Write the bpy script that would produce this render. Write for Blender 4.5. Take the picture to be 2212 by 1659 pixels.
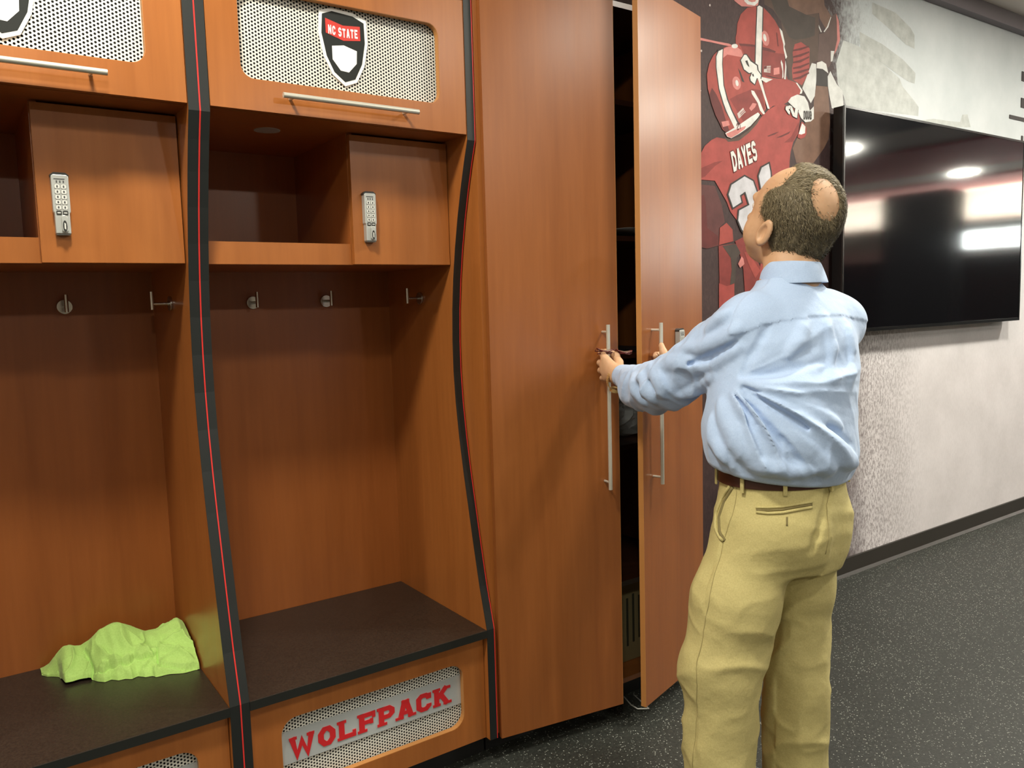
import bpy, bmesh, math, random
import numpy as np
from mathutils import Matrix, Vector

for _o in list(bpy.data.objects):
    bpy.data.objects.remove(_o, do_unlink=True)
SC = bpy.context.scene
COL = SC.collection

# ------------------------------------------------------------------ camera
cam_data = bpy.data.cameras.new('camera')
cam_data.sensor_fit = 'HORIZONTAL'
cam_data.sensor_width = 36.0
cam_data.lens = 1740.0 / 2212.0 * 36.0
cam_data.clip_start = 0.02
cam_data.clip_end = 100
cam = bpy.data.objects.new('camera', cam_data)
COL.objects.link(cam)
YAW, PITCH, ROLL = 0.60613, -0.098196, -0.02823
_f = Vector((math.sin(YAW) * math.cos(PITCH), math.cos(YAW) * math.cos(PITCH), math.sin(PITCH)))
_r = Vector((math.cos(YAW), -math.sin(YAW), 0))
_u = _r.cross(_f)
_r2 = _r * math.cos(ROLL) + _u * math.sin(ROLL)
_u2 = -_r * math.sin(ROLL) + _u * math.cos(ROLL)
_m = Matrix((_r2, _u2, -_f)).transposed().to_4x4()
_m.translation = Vector((0, -2.1, 1.47))
cam.matrix_world = _m
SC.camera = cam

# ------------------------------------------------------------------ world, exposure, lights
world = bpy.data.worlds.new('world')
SC.world = world
world.use_nodes = True
world.node_tree.nodes['Background'].inputs[0].default_value = (0.9, 0.95, 1.0, 1)
world.node_tree.nodes['Background'].inputs[1].default_value = 0.05
SC.view_settings.view_transform = 'Standard'
SC.view_settings.look = 'None'
SC.view_settings.exposure = 0.0
SC.view_settings.gamma = 1.0
SC.view_settings.use_curve_mapping = False

CEIL = 3.12
# recessed downlights: (x, y, watts)
DOWNLIGHTS = [(0.2, -0.80, 52), (2.75, -0.95, 44), (4.5, -1.10, 66), (6.4, -1.10, 70), (-2.2, -0.85, 46),
              (0.0, -2.1, 24), (2.6, -2.4, 22), (5.2, -3.0, 110), (-2.4, -2.3, 18),
              (-0.6, -5.2, 62), (2.6, -5.2, 60), (6.0, -5.4, 60), (8.4, -2.9, 44), (11.6, -3.15, 34),
              (9.4, -5.6, 34)]
LIGHT_COLOR = (1.0, 0.96, 0.84)
for _i, (_x, _y, _w) in enumerate(DOWNLIGHTS):
    ld = bpy.data.lights.new('downlight_lamp', 'AREA')
    ld.shape = 'DISK'
    ld.size = 0.28
    ld.energy = _w
    ld.color = LIGHT_COLOR
    lo = bpy.data.objects.new('downlight_lamp', ld)
    lo.location = (_x, _y, CEIL - 0.02)
    COL.objects.link(lo)

# cove strip washing the far end wall
ld = bpy.data.lights.new('cove_lamp', 'AREA')
ld.shape = 'RECTANGLE'
ld.size, ld.size_y = 7.4, 0.08
ld.energy = 260
ld.color = (1.0, 0.97, 0.86)
lo = bpy.data.objects.new('cove_lamp', ld)
lo.location = (13.72, -4.3, 2.62)
lo.rotation_euler = (math.radians(180), 0, math.radians(90))
COL.objects.link(lo)

# ------------------------------------------------------------------ materials
def mat(name, color=(0.8, 0.8, 0.8), rough=0.5, metal=0.0, spec=0.5, emit=None, estr=0.0, trans=0.0, coat=0.0, alpha=1.0):
    m = bpy.data.materials.new(name)
    m.use_nodes = True
    b = m.node_tree.nodes['Principled BSDF']
    b.inputs['Base Color'].default_value = (*color, 1)
    b.inputs['Roughness'].default_value = rough
    b.inputs['Metallic'].default_value = metal
    b.inputs['Specular IOR Level'].default_value = spec
    b.inputs['Transmission Weight'].default_value = trans
    b.inputs['Coat Weight'].default_value = coat
    b.inputs['Alpha'].default_value = alpha
    if emit:
        b.inputs['Emission Color'].default_value = (*emit, 1)
        b.inputs['Emission Strength'].default_value = estr
    return m

def nodes_of(m):
    nt = m.node_tree
    return nt, nt.nodes, nt.links, nt.nodes['Principled BSDF']

def noise(nt, vec, scale, detail=3, rough=0.5, dist=0.0):
    n = nt.nodes.new('ShaderNodeTexNoise')
    n.inputs['Scale'].default_value = scale
    n.inputs['Detail'].default_value = detail
    n.inputs['Roughness'].default_value = rough
    n.inputs['Distortion'].default_value = dist
    nt.links.new(vec, n.inputs['Vector'])
    return n.outputs['Fac']

def ramp(nt, fac, stops):
    n = nt.nodes.new('ShaderNodeValToRGB')
    el = n.color_ramp.elements
    el[0].position, el[0].color = stops[0][0], (*stops[0][1], 1)
    el[1].position, el[1].color = stops[-1][0], (*stops[-1][1], 1)
    for p, c in stops[1:-1]:
        e = el.new(p)
        e.color = (*c, 1)
    nt.links.new(fac, n.inputs['Fac'])
    return n.outputs['Color']

def mapping(nt, scale=(1, 1, 1), loc=(0, 0, 0), coord='Object'):
    tc = nt.nodes.new('ShaderNodeTexCoord')
    mp = nt.nodes.new('ShaderNodeMapping')
    mp.inputs['Scale'].default_value = scale
    mp.inputs['Location'].default_value = loc
    nt.links.new(tc.outputs[coord], mp.inputs['Vector'])
    return mp.outputs['Vector']

def math_node(nt, op, a, b=None, c=None):
    n = nt.nodes.new('ShaderNodeMath')
    n.operation = op
    for i, v in enumerate((a, b, c)):
        if v is None:
            continue
        if isinstance(v, (int, float)):
            n.inputs[i].default_value = v
        else:
            nt.links.new(v, n.inputs[i])
    return n.outputs[0]

def mix(nt, fac, a, b, mode='MIX'):
    n = nt.nodes.new('ShaderNodeMix')
    n.data_type = 'RGBA'
    n.blend_type = mode
    for i, v in ((0, fac), (6, a), (7, b)):
        if isinstance(v, (int, float)):
            n.inputs[i].default_value = v
        elif isinstance(v, tuple):
            n.inputs[i].default_value = (*v, 1)
        else:
            nt.links.new(v, n.inputs[i])
    return n.outputs[2]

def bump(nt, height, strength=0.2, dist=0.01):
    n = nt.nodes.new('ShaderNodeBump')
    n.inputs['Strength'].default_value = strength
    n.inputs['Distance'].default_value = dist
    nt.links.new(height, n.inputs['Height'])
    return n.outputs['Normal']

def wood_mat(name, dark, midc, light, rough=0.30, seed=0.0, horizontal=False):
    m = mat(name, midc, rough)
    nt, nd, lk, b = nodes_of(m)
    sc = (1.0, 1.0, 9.0) if horizontal else (9.0, 9.0, 0.55)
    v = mapping(nt, sc, (seed, seed * 1.7, seed * 0.3))
    broad = noise(nt, v, 1.3, 3, 0.55, 0.5)
    v2 = mapping(nt, (4, 4, 60) if horizontal else (34.0, 34.0, 2.2), (seed, 0, 0))
    fine = noise(nt, v2, 2.0, 4, 0.6)
    c1 = ramp(nt, broad, [(0.25, dark), (0.5, midc), (0.78, light)])
    c2 = ramp(nt, fine, [(0.25, (0.91, 0.895, 0.88)), (0.75, (1.05, 1.05, 1.05))])
    c = mix(nt, 1.0, c1, c2, 'MULTIPLY')
    lk.new(c, b.inputs['Base Color'])
    rr = math_node(nt, 'MULTIPLY_ADD', broad, 0.08, rough - 0.04)
    lk.new(rr, b.inputs['Roughness'])
    return m

M = {}
M['wood'] = wood_mat('cherry_laminate', (0.30, 0.096, 0.020), (0.335, 0.110, 0.024), (0.37, 0.126, 0.028), 0.30)
M['wood_b'] = wood_mat('cherry_laminate_back', (0.26, 0.076, 0.016), (0.295, 0.089, 0.019), (0.33, 0.103, 0.023), 0.34, 3.1)
M['wood_door'] = wood_mat('cherry_laminate_door', (0.235, 0.073, 0.018), (0.27, 0.087, 0.021), (0.305, 0.101, 0.025), 0.30, 7.7)
M['wood_dark'] = wood_mat('dark_cabinet_interior', (0.05, 0.018, 0.008), (0.07, 0.024, 0.010), (0.09, 0.032, 0.013), 0.4, 5.0)  # cabinet interior toned darker so the gap between the doors reads dark
M['wood_edge'] = mat('maple_edge_band', (0.46, 0.20, 0.055), 0.4)
M['black_edge'] = mat('black_edge_band', (0.010, 0.012, 0.011), 0.45)
M['red_stripe'] = mat('red_stripe', (0.62, 0.03, 0.025), 0.35)
M['bench'] = mat('dark_bench_laminate', (0.028, 0.019, 0.013), 0.36)
nt, nd, lk, b = nodes_of(M['bench'])
lk.new(ramp(nt, noise(nt, mapping(nt, (220, 220, 220)), 1.0, 2), [(0.35, (0.017, 0.012, 0.009)), (0.7, (0.036, 0.025, 0.017))]), b.inputs['Base Color'])
M['bench_edge'] = mat('bench_edge_band', (0.011, 0.012, 0.010), 0.4)
M['black'] = mat('black_toe_kick', (0.008, 0.008, 0.008), 0.6)
M['grille'] = mat('perforated_panel_paint', (0.66, 0.65, 0.58), 0.35)
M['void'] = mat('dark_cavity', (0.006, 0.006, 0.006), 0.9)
M['steel'] = mat('brushed_nickel', (0.66, 0.64, 0.55), 0.38, 0.6)
M['hook'] = mat('satin_steel', (0.55, 0.53, 0.49), 0.25, 1.0)
M['lock'] = mat('silver_lock_body', (0.47, 0.48, 0.45), 0.36, 0.4)
M['lock_side'] = mat('silver_lock_side', (0.24, 0.24, 0.22), 0.4, 0.2)
M['lock_key'] = mat('lock_key', (0.62, 0.62, 0.57), 0.4, 0.0)
M['lock_dark'] = mat('lock_dark_plastic', (0.02, 0.02, 0.018), 0.4)
M['lock_print'] = mat('lock_print', (0.05, 0.05, 0.05), 0.6)
M['white_vinyl'] = mat('white_vinyl', (0.82, 0.82, 0.79), 0.4)
M['black_vinyl'] = mat('black_vinyl', (0.022, 0.024, 0.022), 0.75, 0.0, 0.2)
M['red_vinyl'] = mat('red_vinyl', (0.55, 0.035, 0.025), 0.4)
M['strip'] = mat('name_strip_silver', (0.50, 0.53, 0.53), 0.42, 0.25)
M['red_letter'] = mat('red_letter', (0.55, 0.018, 0.022), 0.4)
M['puck'] = mat('puck_light_lens', (0.35, 0.35, 0.33), 0.4)
M['tv_frame'] = mat('tv_frame', (0.006, 0.006, 0.006), 0.22)
M['tv_screen'] = mat('tv_screen', (0.003, 0.003, 0.004), 0.07, 0.0, 0.5)
M['tv_screen'].node_tree.nodes['Principled BSDF'].inputs['IOR'].default_value = 1.95
M['baseboard'] = mat('vinyl_baseboard', (0.022, 0.018, 0.013), 0.45)
M['white'] = mat('white_paint', (0.72, 0.71, 0.66), 0.6)
M['ceiling'] = mat('ceiling_tile', (0.78, 0.71, 0.66), 0.8)
M['crown'] = mat('grey_crown_band', (0.20, 0.17, 0.19), 0.6)
M['lens'] = mat('downlight_lens', (1, 1, 1), 0.5, emit=(1.0, 0.965, 0.86), estr=14.0)

# floor: black rubber with pale flecks
M['floor'] = mat('speckled_rubber', (0.02, 0.02, 0.018), 0.55)
nt, nd, lk, b = nodes_of(M['floor'])
vec = mapping(nt, (1, 1, 1))
vo = nt.nodes.new('ShaderNodeTexVoronoi')
vo.inputs['Scale'].default_value = 150
lk.new(vec, vo.inputs['Vector'])
sp = math_node(nt, 'LESS_THAN', vo.outputs['Distance'], 0.30)
sep = nt.nodes.new('ShaderNodeSeparateColor')
lk.new(vo.outputs['Color'], sep.inputs[0])
pick = math_node(nt, 'GREATER_THAN', sep.outputs[0], 0.62)
fl = math_node(nt, 'MULTIPLY', sp, pick)
fl2 = math_node(nt, 'MULTIPLY', fl, sep.outputs[1])
base = ramp(nt, noise(nt, vec, 90, 3), [(0.3, (0.013, 0.014, 0.011)), (0.7, (0.031, 0.033, 0.026))])
lk.new(mix(nt, fl2, base, (0.42, 0.44, 0.38)), b.inputs['Base Color'])
lk.new(bump(nt, noise(nt, vec, 260, 2), 0.35, 0.004), b.inputs['Normal'])

# ------------------------------------------------------------------ mesh helpers
class MB:
    def __init__(self):
        self.v, self.f = [], []

    def add(self, vs, fs):
        k = len(self.v)
        self.v += [tuple(map(float, p)) for p in vs]
        self.f += [tuple(i + k for i in f) for f in fs]
        return self

    def box(self, lo, hi):
        x0, y0, z0 = lo
        x1, y1, z1 = hi
        return self.add([(x0, y0, z0), (x1, y0, z0), (x1, y1, z0), (x0, y1, z0), (x0, y0, z1), (x1, y0, z1), (x1, y1, z1), (x0, y1, z1)],
                        [(0, 3, 2, 1), (4, 5, 6, 7), (0, 1, 5, 4), (1, 2, 6, 5), (2, 3, 7, 6), (3, 0, 4, 7)])

    def cyl(self, a, b, r, n=16, r2=None):
        a, b = Vector(a), Vector(b)
        r2 = r if r2 is None else r2
        d = (b - a).normalized()
        t = Vector((0, 0, 1)) if abs(d.z) < 0.9 else Vector((1, 0, 0))
        p = d.cross(t).normalized()
        q = d.cross(p)
        vs = []
        for c, rr in ((a, r), (b, r2)):
            for i in range(n):
                w = 2 * math.pi * i / n
                vs.append(c + (p * math.cos(w) + q * math.sin(w)) * rr)
        fs = [(i, (i + 1) % n, n + (i + 1) % n, n + i) for i in range(n)]
        fs += [tuple(range(n - 1, -1, -1)), tuple(range(n, 2 * n))]
        return self.add(vs, fs)

    def tube(self, pts, r, n=8):
        pts = [Vector(p) for p in pts]
        rings = []
        prev = None
        for i, p in enumerate(pts):
            d = (pts[min(i + 1, len(pts) - 1)] - pts[max(i - 1, 0)]).normalized()
            if prev is None:
                t = Vector((0, 0, 1)) if abs(d.z) < 0.9 else Vector((1, 0, 0))
                prev = d.cross(t).normalized()
            prev = (prev - d * prev.dot(d)).normalized()
            q = d.cross(prev)
            rr = r[i] if isinstance(r, (list, tuple)) else r
            rings.append([p + (prev * math.cos(2 * math.pi * k / n) + q * math.sin(2 * math.pi * k / n)) * rr for k in range(n)])
        vs = [v for rg in rings for v in rg]
        fs = []
        for i in range(len(rings) - 1):
            for k in range(n):
                fs.append((i * n + k, i * n + (k + 1) % n, (i + 1) * n + (k + 1) % n, (i + 1) * n + k))
        fs += [tuple(range(n - 1, -1, -1)), tuple(range((len(rings) - 1) * n, len(rings) * n))]
        return self.add(vs, fs)

    def prism(self, pts, fn, d0, d1):
        """2D outline (ccw) -> solid; fn(a, b, d) gives the 3D point."""
        n = len(pts)
        vs = [fn(a, b_, d0) for a, b_ in pts] + [fn(a, b_, d1) for a, b_ in pts]
        fs = [tuple(range(n - 1, -1, -1)), tuple(range(n, 2 * n))]
        fs += [(i, (i + 1) % n, n + (i + 1) % n, n + i) for i in range(n)]
        return self.add(vs, fs)

    def ringplate(self, outer, inner, fn, d0, d1):
        """Plate with a hole: outer and inner loops with the same number of points."""
        n = len(outer)
        vs = [fn(a, c, d0) for a, c in outer] + [fn(a, c, d0) for a, c in inner] + [fn(a, c, d1) for a, c in outer] + [fn(a, c, d1) for a, c in inner]
        fs = []
        for i in range(n):
            j = (i + 1) % n
            fs += [(i, j, n + j, n + i), (2 * n + j, 2 * n + i, 3 * n + i, 3 * n + j),
                   (j, i, 2 * n + i, 2 * n + j), (n + i, n + j, 3 * n + j, 3 * n + i)]
        return self.add(vs, fs)

    def mesh(self, name):
        me = bpy.data.meshes.new(name)
        me.from_pydata(self.v, [], self.f)
        me.validate()
        bm = bmesh.new()
        bm.from_mesh(me)
        bmesh.ops.recalc_face_normals(bm, faces=bm.faces)
        bm.to_mesh(me)
        bm.free()
        return me

    def build(self, name, material, parent=None, smooth=False, bevel=0.0, loc=None):
        me = self.mesh(name)
        me.materials.append(M[material] if isinstance(material, str) else material)
        return link(name, me, parent, smooth, bevel, loc)

def link(name, me, parent=None, smooth=False, bevel=0.0, loc=None):
    o = bpy.data.objects.new(name, me)
    COL.objects.link(o)
    if parent is not None:
        o.parent = parent
    if loc is not None:
        o.location = loc
    if smooth:
        for p in me.polygons:
            p.use_smooth = True
        if smooth == 'auto':
            me.set_sharp_from_angle(angle=math.radians(40))
    if bevel:
        md = o.modifiers.new('bevel', 'BEVEL')
        md.width = bevel
        md.segments = 2
        md.limit_method = 'ANGLE'
    return o

def thing(name, label, cat, loc=(0, 0, 0), group=None, rotz=0.0):
    o = bpy.data.objects.new(name, None)
    o.empty_display_size = 0.1
    COL.objects.link(o)
    o.location = loc
    o.rotation_euler = (0, 0, rotz)
    return tag(o, label, cat, group)

def tag(o, label, cat, group=None):
    o['label'] = label
    o['category'] = cat
    if group:
        o['group'] = group
    return o

def struct(o, label=None):
    o['kind'] = 'structure'
    if label:
        o['label'] = label
    return o

def copy_tree(o, parent=None):
    c = o.copy()
    COL.objects.link(c)
    c.parent = parent
    for ch in list(o.children):
        copy_tree(ch, c)
    return c

def rrect(x0, x1, z0, z1, r, n=6, per_edge=4):
    """Rounded rectangle loop, ccw in (x, z), with points along the edges too."""
    pts = []
    cs = [(x1 - r, z0 + r, -90), (x1 - r, z1 - r, 0), (x0 + r, z1 - r, 90), (x0 + r, z0 + r, 180)]
    for k, (cx, cz, a0) in enumerate(cs):
        for i in range(n + 1):
            a = math.radians(a0 + 90 * i / n)
            pts.append((cx + r * math.cos(a), cz + r * math.sin(a)))
    return pts

def matched_rect(x0, x1, z0, z1, n=6):
    """Plain rectangle with the same point count and order as rrect(n)."""
    pts = []
    cor = [(x1, z0), (x1, z1), (x0, z1), (x0, z0)]
    for k in range(4):
        for i in range(n + 1):
            pts.append(cor[k])
    return pts

def frame_outer(x0, x1, z0, z1, inner):
    """Project each inner point radially to the outer rectangle so that the ring has no degenerate faces."""
    cx, cz = (x0 + x1) / 2, (z0 + z1) / 2
    n = len(inner) // 4
    out = []
    for k, (px_, pz_) in enumerate(inner):
        q, i = divmod(k, n)
        t = i / (n - 1)
        if q == 0:
            p = (x0 + (x1 - x0) * 1.0, z0) if t > 0.5 else (px_ + (x1 - px_) * 2 * t, z0)
            p = (px_, z0) if i == 0 else ((x1, z0) if i <= n // 2 else (x1, pz_))
        elif q == 1:
            p = (x1, pz_) if i == 0 else ((x1, z1) if i <= n // 2 else (px_, z1))
        elif q == 2:
            p = (px_, z1) if i == 0 else ((x0, z1) if i <= n // 2 else (x0, pz_))
        else:
            p = (x0, pz_) if i == 0 else ((x0, z0) if i <= n // 2 else (px_, z0))
        out.append(p)
    return out

XZ = lambda x, z, d: (x, d, z)

def stroke(pts, th, closed=False):
    """Quads (2D) of a mitred thick polyline."""
    P = [Vector(p) for p in pts]
    n = len(P)
    off = []
    for i in range(n):
        a = P[i - 1] if (i > 0 or closed) else None
        c = P[(i + 1) % n] if (i < n - 1 or closed) else None
        d1 = (P[i] - a).normalized() if a is not None else None
        d2 = (c - P[i]).normalized() if c is not None else None
        if d1 is None:
            nn = Vector((-d2.y, d2.x))
            k = 1
        elif d2 is None:
            nn = Vector((-d1.y, d1.x))
            k = 1
        else:
            n1, n2 = Vector((-d1.y, d1.x)), Vector((-d2.y, d2.x))
            nn = (n1 + n2)
            nn = nn.normalized() if nn.length > 1e-6 else n1
            k = min(1 / max(nn.dot(n1), 0.35), 2.2)
        off.append((P[i] + nn * th / 2 * k, P[i] - nn * th / 2 * k))
    qs = []
    for i in range(n if closed else n - 1):
        j = (i + 1) % n
        qs.append([tuple(off[i][0]), tuple(off[i][1]), tuple(off[j][1]), tuple(off[j][0])])
    return qs

# slab-serif and block glyphs in a unit cell: list of (points, closed, thickness)
def glyph(ch, slab=False, th=0.2):
    c = 0.22
    h = th / 2
    w = 0.72
    x0, x1 = h, w - h
    y0, y1 = h, 1 - h
    mid = 0.5
    S = []
    if ch == 'D':
        S = [([(x0, y0), (x1 - c, y0), (x1, y0 + c), (x1, y1 - c), (x1 - c, y1), (x0, y1)], True, th)]
    elif ch == 'O':
        S = [([(x0 + c * .7, y0), (x1 - c * .7, y0), (x1, y0 + c), (x1, y1 - c), (x1 - c * .7, y1), (x0 + c * .7, y1), (x0, y1 - c), (x0, y0 + c)], True, th)]
    elif ch == 'A':
        S = [([(x0 - .02, 0), (w / 2 - .02, 1)], False, th), ([(x1 + .02, 0), (w / 2 + .02, 1)], False, th), ([(x0 + .1, .3), (x1 - .1, .3)], False, th * .85)]
    elif ch == 'Y':
        S = [([(x0, 1), (w / 2, .45), (x1, 1)], False, th), ([(w / 2, .5), (w / 2, 0)], False, th)]
    elif ch == 'E':
        S = [([(x1 + h, y0), (x0, y0), (x0, y1), (x1 + h, y1)], False, th), ([(x0, mid), (x1, mid)], False, th * .9)]
    elif ch == 'S':
        S = [([(x0, .27), (x0, y0 + c * .5), (x0 + c * .6, y0), (x1 - c * .6, y0), (x1, y0 + c * .6), (x1, mid - c * .4), (x1 - c * .6, mid), (x0 + c * .6, mid), (x0, mid + c * .5), (x0, y1 - c * .6), (x0 + c * .6, y1), (x1 - c * .6, y1), (x1, y1 - c * .5), (x1, .73)], False, th)]
    elif ch == 'N':
        S = [([(x0, 0), (x0, 1)], False, th), ([(x1, 0), (x1, 1)], False, th), ([(x0, 1 - h), (x1, h)], False, th)]
    elif ch == 'C':
        c = .14
        S = [([(x1, .36), (x1, y0 + c), (x1 - c, y0), (x0 + c, y0), (x0, y0 + c), (x0, y1 - c), (x0 + c, y1), (x1 - c, y1), (x1, y1 - c), (x1, .64)], False, th)]
    elif ch == 'T':
        S = [([(0, y1), (w, y1)], False, th), ([(w / 2, 1), (w / 2, 0)], False, th)]
    elif ch == 'U':
        S = [([(x0, 1), (x0, y0 + c), (x0 + c * .7, y0), (x1 - c * .7, y0), (x1, y0 + c), (x1, 1)], False, th)]
    elif ch == 'G':
        S = [([(x1, .72), (x1, y1 - c), (x1 - c * .7, y1), (x0 + c * .7, y1), (x0, y1 - c), (x0, y0 + c), (x0 + c * .7, y0), (x1, y0), (x1, mid), (w / 2, mid)], False, th)]
    elif ch == 'W':
        w = 1.0
        S = [([(.10, 1), (.29, .02), (.5, .72), (.71, .02), (.90, 1)], False, th)]
    elif ch == 'L':
        S = [([(x0, 1), (x0, y0), (w, y0)], False, th)]
    elif ch == 'F':
        S = [([(x0, 0), (x0, y1), (w, y1)], False, th), ([(x0, mid), (x1 - .05, mid)], False, th * .9)]
    elif ch == 'P':
        S = [([(x0, 0), (x0, 1)], False, th), ([(x0, y1), (x1 - c * .6, y1), (x1, y1 - c * .6), (x1, .44 + c * .6), (x1 - c * .6, .44), (x0, .44)], False, th)]
    elif ch == 'K':
        S = [([(x0, 0), (x0, 1)], False, th), ([(x1 + .02, 1), (x0 + .05, .45)], False, th), ([(x0 + .22, .60), (x1 + .04, 0)], False, th)]
    elif ch == '2':
        S = [([(x0, .62), (x0, y1 - c), (x0 + c * .8, y1), (x1 - c * .8, y1), (x1, y1 - c), (x1, .60), (x0, .28), (x0, y0), (w, y0)], False, th)]
    elif ch == '1':
        S = [([(.18, .74), (.42, y1), (.42, 0)], False, th)]
    if slab:
        sh = th * 0.62
        ser = {'W': [(.0, .30, 1), (.70, 1.0, 1)], 'L': [(-.07, .32, 1), (-.07, .2, 0)], 'F': [(-.07, .34, 0), (-.07, .2, 1)],
               'P': [(-.07, .36, 0), (-.07, .2, 1)], 'A': [(-.12, .26, 0), (.46, .84, 0), (.18, .54, 1)], 'K': [(-.07, .30, 0), (-.07, .30, 1), (.44, .84, 0), (.44, .80, 1)]}
        for a, b_, yy in ser.get(ch, []):
            yc = sh / 2 if yy == 0 else 1 - sh / 2
            S.append(([(a, yc), (b_, yc)], False, sh))
        if ch == 'L':
            S.append(([(w - sh / 2, 0), (w - sh / 2, .36)], False, sh))
        if ch == 'F':
            S += [([(w - sh / 2, 1), (w - sh / 2, .66)], False, sh), ([(x1 - .06, .64), (x1 - .06, .36)], False, sh)]
        if ch == 'C':
            S += [([(x1 + .04, .95), (x1 + .04, .66)], False, sh)]
    return S, w

def letter_mesh(ch, fn, d0, d1, slab=False, th=0.2):
    """fn maps glyph-cell (a, b) to 2D plane coords, XZ depth d0..d1."""
    S, w = glyph(ch, slab, th)
    mb = MB()
    for si, (pts, closed, t) in enumerate(S):
        for q in stroke(pts, t, closed):
            mb.prism([fn(a, b_) for a, b_ in q], XZ, d0 - 0.00006 * si, d1)
    return mb

# ================================================================== SETTING
WALL_Y = 0.31
M['wall_brown'] = mat('tan_wall_paint', (0.50, 0.44, 0.36), 0.6)
fl = MB().box((-3.6, -9.0, -0.08), (14.0, 0.60, 0.0)).build('floor', 'floor')
struct(fl, 'black rubber floor speckled with pale flecks')
ce = MB().box((-3.6, -9.0, CEIL), (14.0, 0.60, CEIL + 0.1)).build('ceiling', 'ceiling')
struct(ce, 'beige ceiling above the mural wall')
M['raft'] = mat('dark_ceiling_raft', (0.02, 0.012, 0.016), 0.6)
M['red_paint'] = mat('red_ceiling_paint', (0.62, 0.03, 0.04), 0.6)
MB().box((3.6, -4.6, CEIL - 0.03), (8.0, -1.35, CEIL - 0.001)).build('ceiling_panel', 'raft', ce)
MB().box((9.2, -8.0, CEIL - 0.03), (11.2, -1.6, CEIL - 0.001)).build('ceiling_panel', 'red_paint', ce)
MB().box((12.2, -8.0, CEIL - 0.03), (13.4, -1.6, CEIL - 0.001)).build('ceiling_panel', 'red_paint', ce)
struct(MB().box((-3.6, 0.592, 0.0), (2.36, 0.64, CEIL)).build('wall_back', 'white'), 'plain painted wall behind the lockers')
struct(MB().box((-3.7, -9.0, 0.0), (-3.6, 0.60, CEIL)).build('wall_left', 'wall_brown'), 'plain painted side wall')
struct(MB().box((-3.6, -9.1, 0.0), (14.0, -9.0, CEIL)).build('wall_rear', 'wall_brown'), 'plain painted wall across the room')
wf = MB().box((14.0, -9.1, 0.0), (14.1, 0.64, CEIL)).build('wall_far', 'white')
struct(wf, 'pale far end wall of the room')
# clerestory window band in the far wall
M['window_glow'] = mat('bright_window', (1, 1, 1), 0.4, emit=(0.93, 1.0, 0.97), estr=16.0)
wn = MB().box((13.97, -4.7, 2.18), (13.995, -0.6, 2.46)).build('window_1', 'window_glow')
struct(wn, 'bright window band high in the far wall')
MB().ringplate(matched_rect(-4.76, -0.54, 2.12, 2.52), matched_rect(-4.7, -0.6, 2.18, 2.46), lambda a, c, d: (d, a, c), 13.94, 13.999).build('window_frame', 'white', wn)
for yy in (-3.7, -2.65, -1.6):
    MB().box((13.945, yy - 0.02, 2.18), (13.975, yy + 0.02, 2.46)).build('mullion', 'white', wn)
# ledge that hides the cove strip
struct(MB().box((13.62, -8.1, 2.575), (13.999, -0.5, 2.605)).build('trim_3', 'white'), 'light cove ledge on the far wall')
# dark cladding on the lower far wall
struct(MB().box((13.9, -8.6, 0.0), (13.999, 0.3, 2.05)).build('trim_2', mat('dark_cladding', (0.012, 0.012, 0.011), 0.5)), 'dark cladding on the lower far wall')

# mural wall: one printed wall covering, maroon at the cabinet end, pale further on
M['mural'] = mat('mural_print', (0.5, 0.5, 0.5), 0.6, 0.0, 0.3)
nt, nd, lk, b = nodes_of(M['mural'])
vec = mapping(nt, (1, 1, 1))
sx = nt.nodes.new('ShaderNodeSeparateXYZ')
lk.new(vec, sx.inputs[0])
X_, Z_ = sx.outputs[0], sx.outputs[2]
n_big = noise(nt, vec, 3.0, 5, 0.6)
n_mid = noise(nt, vec, 16.0, 5, 0.65)
n_fin = noise(nt, mapping(nt, (60, 60, 25)), 1.5, 4, 0.7)
# grunge edge of the dark area: x position rises towards the floor
edge = math_node(nt, 'MULTIPLY_ADD', Z_, -0.045, 3.83)
wob = math_node(nt, 'MULTIPLY_ADD', n_mid, 0.30, -0.15)
wob2 = math_node(nt, 'MULTIPLY_ADD', n_fin, 0.36, -0.18)
e2 = math_node(nt, 'ADD', math_node(nt, 'ADD', edge, wob), wob2)
dx_ = math_node(nt, 'SUBTRACT', X_, e2)
fac = nt.nodes.new('ShaderNodeMapRange')
fac.inputs['From Min'].default_value = -0.10
fac.inputs['From Max'].default_value = 0.16
lk.new(dx_, fac.inputs['Value'])
pale_up = ramp(nt, n_big, [(0.3, (0.51, 0.55, 0.56)), (0.7, (0.61, 0.64, 0.65))])
pale_lo = ramp(nt, n_big, [(0.3, (0.60, 0.56, 0.56)), (0.7, (0.72, 0.675, 0.68))])
zf = nt.nodes.new('ShaderNodeMapRange')
zf.inputs['From Min'].default_value = 1.0
zf.inputs['From Max'].default_value = 2.6
lk.new(Z_, zf.inputs['Value'])
pale = mix(nt, zf.outputs[0], pale_lo, pale_up)
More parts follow.
